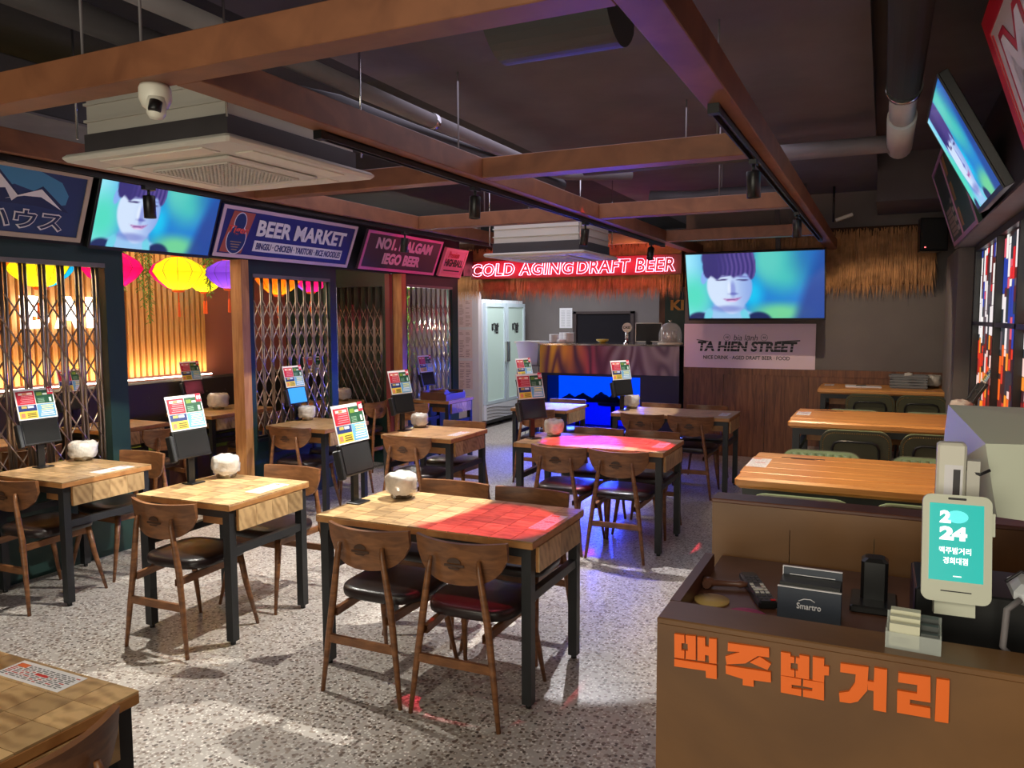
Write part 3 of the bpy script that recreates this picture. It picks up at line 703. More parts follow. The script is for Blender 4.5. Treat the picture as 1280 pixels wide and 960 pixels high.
lantern(-6.35, 6.02, 2.10, .20, Y_, Y_, BL, -120, 'yellow-green silk lantern behind the purple one')
lantern(-5.8, 4.52, 2.11, .24, PK, PU, PK, -90, 'pink and purple silk lantern partly behind the left frame')
lantern(-5.8, 3.90, 2.10, .25, Y_, BL, Y_, -130, 'yellow and blue silk lantern behind the left gate')
lantern(-5.8, 3.39, 2.10, .24, OR, Y_, PK, -90, 'orange silk lantern at the left edge of the photo')
lantern(-5.8, 6.50, 2.10, .24, OR, BL, OR, -120, 'orange and blue silk lantern behind the middle gate')
lantern(-5.8, 7.02, 2.13, .22, PK, PK, PU, -100, 'pink silk lantern beyond the middle partition')

def vine(x, y, L, label):
    t = MB()
    for s in range(5):
        ox, oy = random.uniform(-.06, .06), random.uniform(-.05, .05); l = (L+.5)*random.uniform(.7, 1)
        t.path([(ox, oy, .0), (ox*1.1, oy*1.2, -l*.5), (ox, oy, -l)], .003, 4)
        n = int(l/.012)
        for i in range(n):
            z = -l*i/n; a = random.uniform(0, 6.28); r = .03; c, s_ = math.cos(a), math.sin(a)
            t.add([(ox, oy, z), (ox+c*r-s_*.008, oy+s_*r+c*.008, z-.012), (ox+c*r*1.5, oy+s_*r*1.5, z-.03), (ox+c*r+s_*.008, oy+s_*r-c*.008, z-.014)], [(0, 1, 2, 3)])
    o = t.build('hanging_vine', M['leaf']); o.location = (x, y, 3.1)
    return tag(o, label, 'plant', 'hanging vines in the booths', 'stuff')
vine(-6.1, 5.12, .95, 'long green vine left of the yellow lantern')
vine(-6.2, 4.92, .75, 'shorter faded vine by the pink lantern')
vine(-6.1, 5.85, .75, 'green vine beside the purple lantern')
vine(-6.1, 6.75, .7, 'vine behind the middle folding gate')
lf = MB()
for i in range(700):
    y = random.uniform(7.9, 9.2); z = random.uniform(.9, 2.1); x = -5.9+random.uniform(-.15, .15)
    a = random.uniform(0, 6.28); q = Matrix.Translation((x, y, z)) @ Matrix.Rotation(a, 4, 'X') @ Matrix.Rotation(random.uniform(-.6, .6), 4, 'Z')
    lf.add([(0, -.03, 0), (.01, 0, .02), (0, .04, 0), (.01, 0, -.02)], [(0, 1, 2, 3)], m=q)
lf.box(-6.1, -5.7, 7.85, 9.2, 0, .35)
for y in (8.0, 8.3, 8.6, 8.9, 9.15): lf.tube((-5.9, y, .3), (-5.9, y, 2.1), .008, n=5)
tag(lf.build('climbing_plant', M['leaf']), 'leafy green plant screen behind the far gate', 'plant', None, 'stuff')
struct('wall_booth_end', MB().box(-6.5, -6.45, 7.8, 9.3, 0, 3.1), mat('white_booth_wall', S(200, 200, 200), .6))
point('plant_fill', (-5.45, 8.4, 1.75), 30, (1, .95, .8), .05)  # unseen light added to bring out the leaves behind the gate
point('plant_blue_lamp', (-5.5, 8.4, .8), 10, (.05, .15, 1), .05)

# ------------------------------------------------------------------ back wall banner, straw, neon
t = thing('wall_banner', 'pale banner reading bia lanh TA HIEN STREET', 'banner', m=frame((-2.235, 9.745, 1.08), (1, 0, 0), (0, 0, 1)))
MB().box(0, 1.53, 0, .535, -.012, 0).build('board', mat('pale_pink_board', S(232, 206, 216), .6), t)
text('small_lettering', 'bia lạnh', DK, t, .60, .88, .315, .405, .001, .0, .2)
for cx_ in (.52, .955):
    rg = [(cx_+.038*math.cos(a), .37+.038*math.sin(a)) for a in [2*math.pi*i/24 for i in range(24)]]
    mm = MB()
    for i in range(24):
        a0, a1 = 2*math.pi*i/24, 2*math.pi*(i+1)/24
        mm.add([(cx_+r*math.cos(a), .37+r*math.sin(a), .002) for r, a in ((.036, a0), (.04, a0), (.04, a1), (.036, a1))], [(0, 1, 2, 3)])
    mm.build('ring', DK, t); text('ring_number', '48', DK, t, cx_-.02, cx_+.02, .358, .385, .001, .0)
big = text('large_lettering', 'TA HIEN STREET', DK, t, .17, 1.33, .2, .325, .001, .045, .12)
for zz in (.235, .268): MB().box(.15, 1.35, zz, zz+.006, .0032, .004).build('cut_line', mat('banner_stripe', S(232, 206, 216), .6), t)
MB().prism([(.155, .335), (.30, .315), (.30, .325), (.155, .345)], .001, .004).build('roof_stroke', DK, t)
MB().prism([(1.10, .318), (1.36, .33), (1.36, .345), (1.10, .328)], .001, .004).build('roof_stroke', DK, t)
text('tagline', 'NICE DRINK · AGED DRAFT BEER · FOOD', DK, t, .24, 1.25, .105, .15, .001, .012)

def straw(x0, x1, y, z1, zlen, n, name, label, lean=.0):
    m = MB()
    for i in range(n):
        x = random.uniform(x0, x1); layer = random.random()
        zt = z1-layer*zlen*.55; L = zlen*random.uniform(.35, .55); 
        zb = max(zt-L, z1-zlen*random.uniform(.86, 1.04)) if layer < .85 else zt-L*random.uniform(.8, 1.05)
        yy = y-random.uniform(0, .09)-lean*layer*.10; dx = random.gauss(0, .022); w_ = random.uniform(.002, .0045); dy = -random.uniform(.0, .05)
        xm = x+dx*.4; a = [(x-w_, yy, zt), (x+w_, yy-.001, zt), (xm+w_, yy+dy*.5-.002, (zt+zb)/2), (xm-w_, yy+dy*.5, (zt+zb)/2), (x+dx, yy+dy, zb)]
        m.add(a, [(0, 1, 2, 3), (3, 2, 4)])
    o = m.build(name, M['straw']); return tag(o, label, 'thatch', None, 'stuff')
straw(-5.35, -2.2, 9.45, 2.62, .72, 9000, 'straw_fringe', 'straw fringe hanging over the bar below the neon letters', .5)
straw(-2.2, .47, 9.72, 2.68, .78, 7000, 'straw_fringe', 'brown straw fringe on the back wall behind the large television', .6)
struct('trim_canopy', MB().box(-5.35, -2.2, 9.46, 9.62, 2.06, 2.7), M['straw_back'])
struct('trim_canopy_right', MB().box(-2.2, .45, 9.73, 9.785, 2.05, 2.7), M['straw_back'])
t = thing('neon_sign', 'red neon letters reading COLD AGING DRAFT BEER', 'neon sign', m=frame((-4.92, 9.19, 2.235), (1, 0, 0), (0, 0, 1)))
text('neon_letters', 'COLD AGING', M['neon'], t, .0, 1.43, .0, .165, .0, .035, .12, outline=.011, depth=.02, sp=1.12)
text('neon_letters', 'DRAFT BEER', M['neon'], t, 1.47, 2.70, .0, .165, .0, .035, .12, outline=.011, depth=.02, sp=1.12)
MB().box(-.03, 2.76, -.03, .20, -.045, -.03).build('halo_board', M['neon_red'], t)  # red of the neon's halo is put into this added board's colour

# black wall speakers
def wall_speaker(loc, label, rz):
    t = thing('wall_speaker', label, 'speaker', loc, R_(rz))
    MB().prism([(-.13, -.1), (.13, -.1), (.09, .1), (-.09, .1)], 0, .33).build('cabinet', M['plastic'], t)
    MB().box(-.115, .115, -.112, -.1, .02, .31).build('grille', M['black'], t)
    MB().box(-.02, .02, .1, .2, .12, .2).build('bracket', M['black'], t)
    MB().box(-.09, -.075, -.114, -.112, .035, .045).build('status_light', mat('red_led', (1, .1, .1, 1), .5, em=3), t)
wall_speaker((-5.02, 9.12, 2.24), 'black speaker left of the neon sign', -20)
wall_speaker((.40, 9.0, 2.34), 'black speaker in the corner right of the straw', 15)
t = thing('emergency_light', 'small emergency lamp under the right corner ceiling', 'lamp', (-.5, 9.3, 2.72))
MB().bbox(0, .18, -.03, .03, 0, .035, .005).build('case', M['white'], t, Matrix.Rotation(R_(-18), 4, 'Y')); MB().tube((-.03, 0, .0), (-.03, 0, .38), .012, n=10).build('stem', M['black'], t)

# ------------------------------------------------------------------ bar / kitchen
t = thing('serving_bar', 'dark serving bar with wavy stainless front band and blue niche', 'bar', (-4.16, 9.7, 0))
W_ = 1.88
MB().box(0, .10, 0, .5, 0, .97).box(1.38, W_, 0, .5, 0, .97).box(.1, 1.38, 0, .5, .93, .97).box(.1, 1.38, 0, .5, 0, .24).build('front_panel', mat('navy_black_paint', S(24, 20, 44), .5), t)
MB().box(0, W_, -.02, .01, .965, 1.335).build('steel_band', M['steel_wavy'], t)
MB().box(-.02, W_+.01, -.035, .55, 1.335, 1.355).build('worktop', M['chrome'], t)
MB().box(0, W_, .45, .5, .2, 1.33).build('back_panel', M['wall_dark'], t)
MB().box(.1, 1.38, .42, .44, .55, .93).build('lit_back', M['blue_lit'], t)
MB().box(.1, 1.38, .42, .44, .24, .55).build('lower_back', M['blue_low'], t)
MB().box(.1, 1.38, .0, .012, .24, .93).build('glass_pane', mat('blue_glass', (.25, .45, 1, 1), .03, trans=1), t)
BS = mat('blue_black', S(8, 10, 60), .6)
for x, ww, hh in ((.32, .22, .13), (.52, .3, .16), (.78, .32, .20), (.95, .2, .17), (1.12, .25, .14)):
    n = 14; pr = [(x-ww/2+ww*i/n, .60+.55*hh*max(0, 1-abs(i/n*2-1)**1.2)*random.uniform(.8, 1)) for i in range(n+1)]
    MB().prism([(x-ww/2, .56)]+pr+[(x+ww/2, .56)], -.02, .02, m=Matrix.Translation((0, .25, 0)) @ Matrix.Rotation(R_(90), 4, 'X')).build('niche_silhouette', BS, t)  # dark shapes standing in for silhouettes of table and ornaments
MB().lathe([(.0, .0), (.2, 0), (.2, .03), (0, .03)], (.95, .22, .54), 24).build('round_shelf', BS, t)
MB().lathe([(.0, .0), (.16, 0), (.16, .03), (0, .03)], (.45, .22, .50), 24).build('round_shelf', BS, t)
for x in (.45, .95): MB().tube((x, .22, .24), (x, .22, .52), .03, n=10).build('shelf_leg', BS, t)
area('blue_niche_light', (-3.42, 9.675, .945), (R_(-62), 0, 0), 1.25, 42, (.03, .07, 1), .02, 115)
# kitchen back wall items
struct('trim_hatch', MB().box(-4.74, -4.68, 12.44, 12.5, 1.25, 1.80).box(-3.74, -3.68, 12.44, 12.5, 1.25, 1.80).box(-4.74, -3.68, 12.44, 12.5, 1.76, 1.80).box(-4.68, -3.74, 12.485, 12.499, 1.25, 1.76), mat('dark_hatch_frame', S(52, 34, 34), .6))
struct('window_hatch', MB().box(-4.67, -3.75, 12.47, 12.48, 1.25, 1.75), mat('hatch_dark', S(14, 8, 18), .95))
t = thing('notice_sheet', 'white menu sheet taped to the grey kitchen wall', 'paper', m=frame((-5.0, 12.49, 1.52), (1, 0, 0), (0, 0, 1)))
MB().box(0, .23, 0, .34, 0, .002).build('sheet', WH, t)
m_ = MB()
for i in range(14): m_.box(.03, .1, .03+i*.02, .034+i*.02, .002, .003).box(.13, .2, .03+i*.02, .034+i*.02, .002, .003)
m_.build('printed_lines', mat('grey_ink', S(120, 118, 124), .5), t)['kind'] = 'stuff'
struct('trim_kitchen_post', MB().box(-2.78, -2.70, 10.6, 10.7, 1.0, 2.2), M['counter_in'])
struct('wall_kitchen_right', MB().box(-2.70, -2.24, 10.6, 10.65, 0, 2.6), M['green'])
t = thing('wall_lettering', 'brass KITCHEN letters cut off by the television', 'sign', m=frame((-2.62, 10.59, 1.79), (1, 0, 0), (0, 0, 1)))
text('letters', 'KI', mat('brass_letter', S(176, 120, 60), .4, .5), t, 0, .18, 0, .14, 0, .04)
# items on the bar
def bowls(x, y, n, r, label, z=1.355):
    m = MB()
    for i in range(n): m.lathe([(r*.5, i*.022), (r*.95, .01+i*.022), (r, .05+i*.022), (r*.97, .05+i*.022), (r*.5, .012+i*.022)], n=18)
    o = m.build('bowl_stack', M['china']); o.location = (x, y, z); return tag(o, label, 'bowls', 'white bowls stacked on the bar')
bowls(-4.06, 9.95, 4, .07, 'left stack of white bowls on the bar end'); bowls(-3.98, 10.12, 5, .07, 'rear stack of white bowls'); bowls(-3.86, 9.97, 5, .075, 'right stack of white bowls on the bar end'); bowls(-3.92, 9.85, 1, .06, 'single low white dish before the bowl stacks')
t = thing('plastic_tub', 'white rectangular tub on a rack left of the bar', 'tub', (-4.42, 10.0, 1.05))
MB().box(-.17, .17, -.15, .15, -.02, 0).build('rack_shelf', M['chrome'], t)
MB().prism([(-.12, -.1), (.12, -.1), (.12, .1), (-.12, .1)], 0, .03).build('base', M['white_glossy'], t)
MB().add([(-.13, -.12, .02), (.13, -.12, .02), (.13, .12, .02), (-.13, .12, .02), (-.17, -.15, .3), (.17, -.15, .3), (.17, .15, .3), (-.17, .15, .3)], [(0, 1, 5, 4), (1, 2, 6, 5), (2, 3, 7, 6), (3, 0, 4, 7), (0, 3, 2, 1)]).build('wall', M['white_glossy'], t)
MB().box(-.19, .19, -.17, -.14, .3, .325).box(-.19, .19, .14, .17, .3, .325).box(-.19, -.16, -.14, .14, .3, .325).box(.16, .19, -.14, .14, .3, .325).build('rim', M['white_glossy'], t)
for sx in (-.16, .16):
    for sy in (-.13, .13): MB().tube((sx, sy, -1.05), (sx, sy, -.02), .01, n=6).build('rack_leg', M['chrome'], t)
t = thing('beer_tap', 'white beer tap with a round CASS medallion on the bar', 'beer tap', (-3.0, 9.85, 1.355))
MB().lathe([(.05, 0), (.05, .012), (.028, .02), (.024, .12), (.03, .14)], n=16).build('column', M['chrome'], t)
MB().path([(0, 0, .11), (0, -.05, .12), (0, -.07, .08)], .011, 8).build('spout', M['chrome'], t)
MB().path([(0, -.01, .13), (.01, -.02, .17)], [.012, .016], 8).build('handle', M['white'], t)
MB().tube((0, -.02, .21), (0, .015, .21), .062, n=24).build('medallion', M['white'], t)
text('lettering', 'CASS', DK, t, -.05, .05, -.014, .02, 0, .03, .15, m=Matrix.Translation((0, -.024, .21)) @ Matrix.Rotation(R_(90), 4, 'X'))
t = thing('monitor', 'small dark monitor beside the beer tap', 'monitor', (-2.80, 10.15, 1.355))
MB().box(-.17, .17, 0, .03, .03, .26).build('housing', M['plastic'], t); MB().box(-.18, .18, -.006, 0, .02, .03).box(.17, .18, -.006, 0, .03, .27).box(-.18, -.17, -.006, 0, .03, .27).box(-.18, .18, -.006, 0, .26, .27).build('bezel', M['offwhite'], t); MB().box(-.03, .03, -.03, .08, 0, .03).build('stand', M['plastic'], t)
t = thing('cloche', 'clear dome cover over jars at the right end of the bar', 'cloche', (-2.46, 9.95, 1.355))
MB().lathe([(.16, 0), (.165, .012), (.15, .02), (0, .02)], n=28).build('tray', M['white'], t)
MB().lathe([(.148, .02), (.148, .13), (.125, .21), (.08, .26), (0, .28)], n=28).build('dome', M['glass'], t)
for q, (a, b) in enumerate(((-.06, 0), (.05, .03), (.0, -.06))): MB().tube((a, b, .02), (a, b, .17), .035, n=12).build('jar', M['metal_bowl'], t)
MB().lathe([(.012, .28), (.02, .295), (0, .31)], n=12).build('knob', M['chrome'], t)
o = MB().lathe([(.03, 0), (.08, .03), (.085, .05), (.08, .05), (.028, .008)], n=16).build('fruit_bowl', mat('yellow_dish', S(180, 150, 60), .4)); o.location = (-3.42, 10.1, 1.355); tag(o, 'yellow dish in the middle of the bar', 'dish')

# fridge
t = thing('display_fridge', 'tall white two-door fridge with frosted glass', 'fridge', (-5.52, 10.62, 0))
MB().box(-.72, 0, 0, 1.49, .12, 1.98).build('cabinet', M['white_glossy'], t)
fm_ = mat('fridge_frame', S(190, 205, 212), .35)
for i in range(2):
    d = thing('door', None, None); d.parent = t; d.location = (0, .745*i, 0); 
    MB().box(.003, .05, .03, .735, .36, .41).box(.003, .05, .03, .735, 1.87, 1.93).box(.003, .05, .03, .09, .41, 1.87).box(.003, .05, .675, .735, .41, 1.87).build('frame', fm_, d)
    MB().box(.01, .035, .09, .675, .41, 1.87).build('glass', M['glass_door'], d)
    text('door_mark', '맥밤', DK, d, .25, .50, 1.45, 1.62, .001, .06, m=Matrix.Translation((.036, 0, 0)) @ Matrix(((0, 0, 1, 0), (1, 0, 0, 0), (0, 1, 0, 0), (0, 0, 0, 1))))
    dm = MB().box(.05, .085, .69 if i == 0 else .04, .725 if i == 0 else .075, 1.0, 1.32).build('handle', M['chrome'], d)
    # a door is a part: drop its empties into a mesh-free holder
MB().box(.003, .05, .03, 1.46, .12, .352).build('lower_panel', M['white_glossy'], t)
wl = MB()
for kk in range(4):
    pts = [(.053, .05+1.38*i/24, .13+.05*kk+.035*math.sin(i/24*5.2+1)) for i in range(25)]
    wl.path(pts, .004, 5)
wl.build('wave_line', DK, t)
MB().box(-.7, -.02, .02, 1.47, .05, .12).build('plinth', M['black'], t)
for y in (.12, .75, 1.37): MB().tube((-.06, y-.012, .035), (-.06, y+.012, .035), .035, n=12).build('caster', M['black'], t)
# menu sheets on the wall left of the fridge
for i, (z0, z1) in enumerate(((1.56, 1.97), (1.09, 1.52), (.62, 1.05))):
    t = thing('menu_sheet', ['top beige menu sheet on the wall left of the fridge', 'middle beige menu sheet left of the fridge', 'lowest beige menu sheet left of the fridge'][i], 'poster', m=frame((-5.98, 10.49, z0), (1, 0, 0), (0, 0, 1)), group='menu sheets beside the fridge')
    MB().box(0, .36, 0, z1-z0, 0, .003).build('sheet', mat('beige_sheet', S(176, 146, 140), .35), t)
    m_ = MB()
    for c_ in range(3):
        for r_ in range(16):
            if random.random() < .85: m_.box(.03+c_*.11, .03+c_*.11+random.uniform(.05, .085), .02+r_*.024, .028+r_*.024, .003, .004)
    m_.build('printed_lines', mat('brown_ink', S(104, 78, 74), .5), t)['kind'] = 'stuff'

# ------------------------------------------------------------------ right wall: window, signs
wn = bpy.data.objects.new('window_1', None); C.objects.link(wn); wn.location = (.7, 7.8, 0); wn['kind'] = 'structure'
FR = M['plastic']
wm = MB(); L = 5.6
wm.box(-.012, .05, -L, 0, .82, .87).box(-.012, .05, -L, 0, 2.24, 2.29).box(-.012, .05, -.06, 0, .87, 2.24)
wm.build('window_frame', FR, wn)
MB().box(-.012, .03, -L, 0, 1.62, 1.65).build('transom', mat('grey_transom', S(60, 60, 78), .5), wn)
ys = [-1.44, -2.44, -3.4, -4.4]
for y in ys: MB().box(-.012, .03, y-.03, y+.03, .87, 2.24).build('mullion', FR, wn)
random.seed(21)
ed = [-.06]+ys+[-L]
for i in range(len(ed)-1):
    y1, y0 = ed[i]-.03, ed[i+1]+.03; m_ = MB()
    m_.add([(.034, y0, .87), (.034, y1, .87), (.034, y1, 2.24), (.034, y0, 2.24)], [(0, 3, 2, 1)], S(40, 18, 18))
    nst = max(3, int((y1-y0)/.1))
    for a in range(nst):
        ya, yb = y0+(y1-y0)*a/nst, y0+(y1-y0)*(a+.9)/nst; z = .87
        while z < 2.2:
            h = random.uniform(.04, .26) if z > 1.45 else random.uniform(.03, .16)
            z2 = min(2.24, z+h)
            if z > 1.45: c = random.choice([S(250, 245, 240), S(230, 30, 40), S(30, 60, 170), S(245, 235, 235), S(40, 50, 60), S(225, 90, 110), S(90, 80, 90), S(90, 20, 20), S(250, 245, 245)])
            else: c = random.choice([S(250, 100, 20), S(230, 50, 25), S(120, 24, 20), S(255, 150, 40), S(60, 24, 24), S(250, 210, 200), S(220, 50, 30), S(40, 44, 56)])
            x_ = .031-random.uniform(0, .002); m_.add([(x_, ya, z), (x_, yb, z), (x_, yb, z2-.004), (x_, ya, z2-.004)], [(0, 3, 2, 1)], c); z = z2
    m_.build('backlit_picture', M['poster'], wn)
struct('trim_signbox', MB().box(.55, .7, 1.0, 8.1, 2.295, 2.31), M['duct_grey'])
upR = (-.30, 0, .95)
# green sign leaning out
t = sign(frame((.55, 8.0, 2.31), (0, -1, 0), upR), 1.9, .66, mat('dark_green_sign', S(34, 62, 52), .5), 'dark green leaning sign with pale panels on the right wall', fm=mat('mauve_frame', S(170, 120, 160), .5))
MB().box(.3, .9, .33, .6, .001, .003).build('dark_panel', mat('panel_green', S(24, 44, 40), .5), t)
MB().box(.18, .62, .07, .29, .001, .003).build('pale_panel', mat('beige_panel', S(150, 128, 118), .5), t)
for i in range(5): MB().box(.2, .6, .09+.04*i, .10+.04*i, .003, .004).build('text_line', mat('panel_ink', S(70, 60, 56), .5), t)
for i in range(4): MB().box(.68, .86, .08+.075*i, .12+.075*i, .001, .003).build('pale_bar', mat('beige_bar', S(180, 160, 150), .5), t)
MB().box(.92, .95, 0, .66, .001, .01).build('divider', mat('mauve_strip', S(170, 120, 160), .5), t)
for i in range(3): MB().box(1.0, 1.15, .08+.2*i, .22+.2*i, .001, .003).build('small_picture', mat('amber_picture', S(150, 110, 60), .5), t)
# red and white sign
t = thing('red_sign', 'white sign with thick red border leaning over the right edge', 'sign', m=frame((.545, 4.0, 2.315), (0, -1, 0), (-.31, 0, .95)))
MB().box(0, 1.6, 0, .66, -.04, 0).build('board', mat('white_sign_face', S(200, 190, 188), .5), t)
MB().box(0, .09, 0, .66, 0, .004).box(.09, 1.6, .0, .09, 0, .004).box(.09, 1.6, .58, .66, 0, .004).build('red_border', M['red_board'], t)
MB().box(.12, .135, .12, .56, 0, .004).box(.12, 1.6, .12, .135, 0, .004).build('red_line', M['red_board'], t)
text('lettering_outline', 'M', M['red_board'], t, .22, .7, .17, .53, .001, .08); text('lettering', 'M', WH, t, .26, .66, .2, .5, .004, .01)

# ------------------------------------------------------------------ chairs
def chair_proto():
    t = thing('dining_chair', '', 'chair')
    nx, nz = 16, 6; vs = []; fs = []
    def top(x): return .772-.006*(1-(x/.215)**2)
    def bot(x): return .772-(.045+.145*math.sqrt(max(0, 1-(abs(x)/.218)**2.6)))
    for side in (0, 1):
        for i in range(nx+1):
            x = -.215+.43*i/nx
            for j in range(nz+1):
                z = bot(x)+(top(x)-bot(x))*j/nz; tp = .007+.004*(j/nz)
                y = -.235+1.35*x*x-(z-.70)*.12+(tp if side == 0 else -tp); vs.append((x, y, z))
    o1 = (nx+1)*(nz+1)
    for i in range(nx):
        for j in range(nz):
            a = i*(nz+1)+j; b = a+nz+1
            fs.append((a, a+1, b+1, b)); fs.append((o1+a, o1+b, o1+b+1, o1+a+1))
    for i in range(nx):
        a = i*(nz+1); b = a+nz+1; fs.append((a, b, o1+b, o1+a)); a += nz; b += nz; fs.append((a, o1+a, o1+b, b))
    for a0 in (0, nx*(nz+1)):
        for j in range(nz): fs.append((a0+j, o1+a0+j, o1+a0+j+1, a0+j+1) if a0 == 0 else (a0+j, a0+j+1, o1+a0+j+1, o1+a0+j))
    bk = MB().add(vs, fs, None, True); b = bk.build('backrest', M['chair_wood'], t)
    bm = b.modifiers.new('e', 'EDGE_SPLIT'); bm.split_angle = R_(40)
    lg = MB(); pts = [(.032*math.cos(a), .022*math.sin(a) if math.sin(a) > 0 else 0) for a in [math.pi*i/8 for i in range(9)]]
    lg.prism(pts, 0, .0015, m=Matrix.Translation((0, 0, .004))); lg.prism([(-.046, -.006), (.046, -.006), (.046, -.016), (-.046, -.016)], 0, .0015); lg.prism([(-.03, -.02), (.03, -.02), (.02, -.027), (-.02, -.027)], 0, .0015)
    lg.build('logo', M['logo'], b, Matrix.Translation((0, -.2455, .682)) @ Matrix.Rotation(R_(90-7), 4, 'X'))
    # seat: superellipse rings
    n = 36; rings = [(.90, .416), (.985, .422), (1.0, .436), (1.0, .448), (.975, .462), (.90, .470), (.6, .475), (.0, .477)]
    vs = []; fs = []
    for s_, z in rings:
        for i in range(n):
            a = 2*math.pi*i/n; c, s2 = math.cos(a), math.sin(a); e = .55
            x = .215*math.copysign(abs(c)**e, c); y = .205*math.copysign(abs(s2)**e, s2); x *= (1+.05*y/.2)
            vs.append((x*s_, y*s_+.02, z))
    for k in range(len(rings)-1):
        for i in range(n): j = (i+1) % n; fs.append((k*n+i, k*n+j, k*n+n+j, k*n+n+i))
    fs.append(tuple(range(n-1, -1, -1)))
    MB().add(vs, fs, None, True).build('seat', M['seat'], t)
    for sx in (-1, 1):
        P = [(.21, -.265, 0), (.183, -.255, .22), (.155, -.245, .43), (.118, -.238-.012, .66), (.112, -.242, .70)]
        MB().path([(sx*a, b_, c) for a, b_, c in P], [.010, .0145, .017, .013, .008], 9).build('rear_leg', M['chair_wood'], t)
        MB().path([(sx*.172, .165, .415), (sx*.185, .19, .25), (sx*.21, .245, 0)], [.018, .016, .009], 9).build('front_leg', M['chair_wood'], t)
        MB().add([(sx*.15, -.25, .36), (sx*.172, .165, .375), (sx*.172, .165, .415), (sx*.15, -.25, .395), (sx*.13, -.25, .36), (sx*.152, .165, .375), (sx*.152, .165, .415), (sx*.13, -.25, .395)],
                 [(0, 1, 2, 3), (4, 7, 6, 5), (0, 4, 5, 1), (3, 2, 6, 7)]).build('side_rail', M['chair_wood'], t)
    MB().box(-.178, .178, -.262, -.244, .235, .272).build('stretcher', M['chair_wood'], t)
    MB().box(-.165, .165, .155, .175, .365, .405).build('front_rail', M['chair_wood'], t)
    return t
CH = chair_proto(); reg(CH); used = [False]
def chair(x, y, rz, label, group=None):
    if not used[0]:
        used[0] = True; CH.location = (x, y, 0); CH.rotation_euler = (0, 0, R_(rz)); CH['label'] = label
        if group: CH['group'] = group
        return CH
    return dup(CH, (x, y, 0), R_(rz), label, group)
G = 'walnut dining chairs with black seats'
chair(-1.585, 3.02, 1, 'walnut chair at the nearest table, right of its front pair', G)
chair(-2.055, 3.02, 0, 'walnut chair at the nearest table, left of its front pair', G)
chair(-1.69, 3.64, 180, 'chair behind the nearest table on its red-lit right side', G)
chair(-2.165, 3.64, 180, 'chair behind the nearest table next to the bagged bowl', G)
chair(-3.31, 2.99, 2, 'chair in front of the small table left of the nearest one', G)
chair(-3.32, 3.62, 181, 'chair behind the small table left of the nearest one', G)
chair(-4.60, 3.03, 2, 'chair at the left edge in front of the gate-side table', G)
chair(-4.66, 3.62, 180, 'chair behind the gate-side table at left', G)
chair(-1.82, 1.02, 90, 'chair whose curved back shows in the bottom left corner', G)
chair(-2.10, 5.41, 0, 'left front chair of the red-lit middle table', G)
chair(-1.65, 5.40, 1, 'right front chair of the red-lit middle table', G)
chair(-2.13, 6.03, 180, 'left rear chair of the red-lit middle table', G)
chair(-1.66, 6.03, 180, 'right rear chair of the red-lit middle table', G)
chair(-2.08, 7.52, 0, 'left front chair of the table before the blue niche', G)
chair(-1.62, 7.52, 2, 'right front chair of the table before the blue niche', G)
chair(-2.14, 8.12, 180, 'left rear chair of the table before the blue niche', G)
chair(-1.65, 8.12, 180, 'right rear chair of the table before the wood wainscot', G)
chair(-3.20, 7.5, 0, 'front chair of the small table by the fridge aisle', G)
chair(-3.22, 8.12, 180, 'rear chair of the small table by the fridge aisle', G)
chair(-3.36, 5.34, 2, 'front chair of the second-row table by the aisle', G)
chair(-3.38, 5.97, 180, 'rear chair of the second-row table by the aisle', G)
chair(-4.59, 5.40, 3, 'front chair of the table by the middle gate', G)
chair(-4.66, 5.97, 180, 'rear chair of the table by the middle gate', G)
chair(-4.68, 7.47, 3, 'chair before the tray table by the far gate', G)
chair(-5.72, 4.75, 90, 'booth chair left of the tablet stand, facing the bench', G)
chair(-5.72, 6.0, 90, 'booth chair half hidden behind the wooden post', G)
chair(-5.72, 3.6, 90, 'booth chair seen through the left gate', G)
chair(-5.62, 6.88, 0, 'dark chair inside the booth behind the middle partition', G)
chair(-5.30, 7.26, 90, 'second dark chair inside the booth behind the middle partition', G)

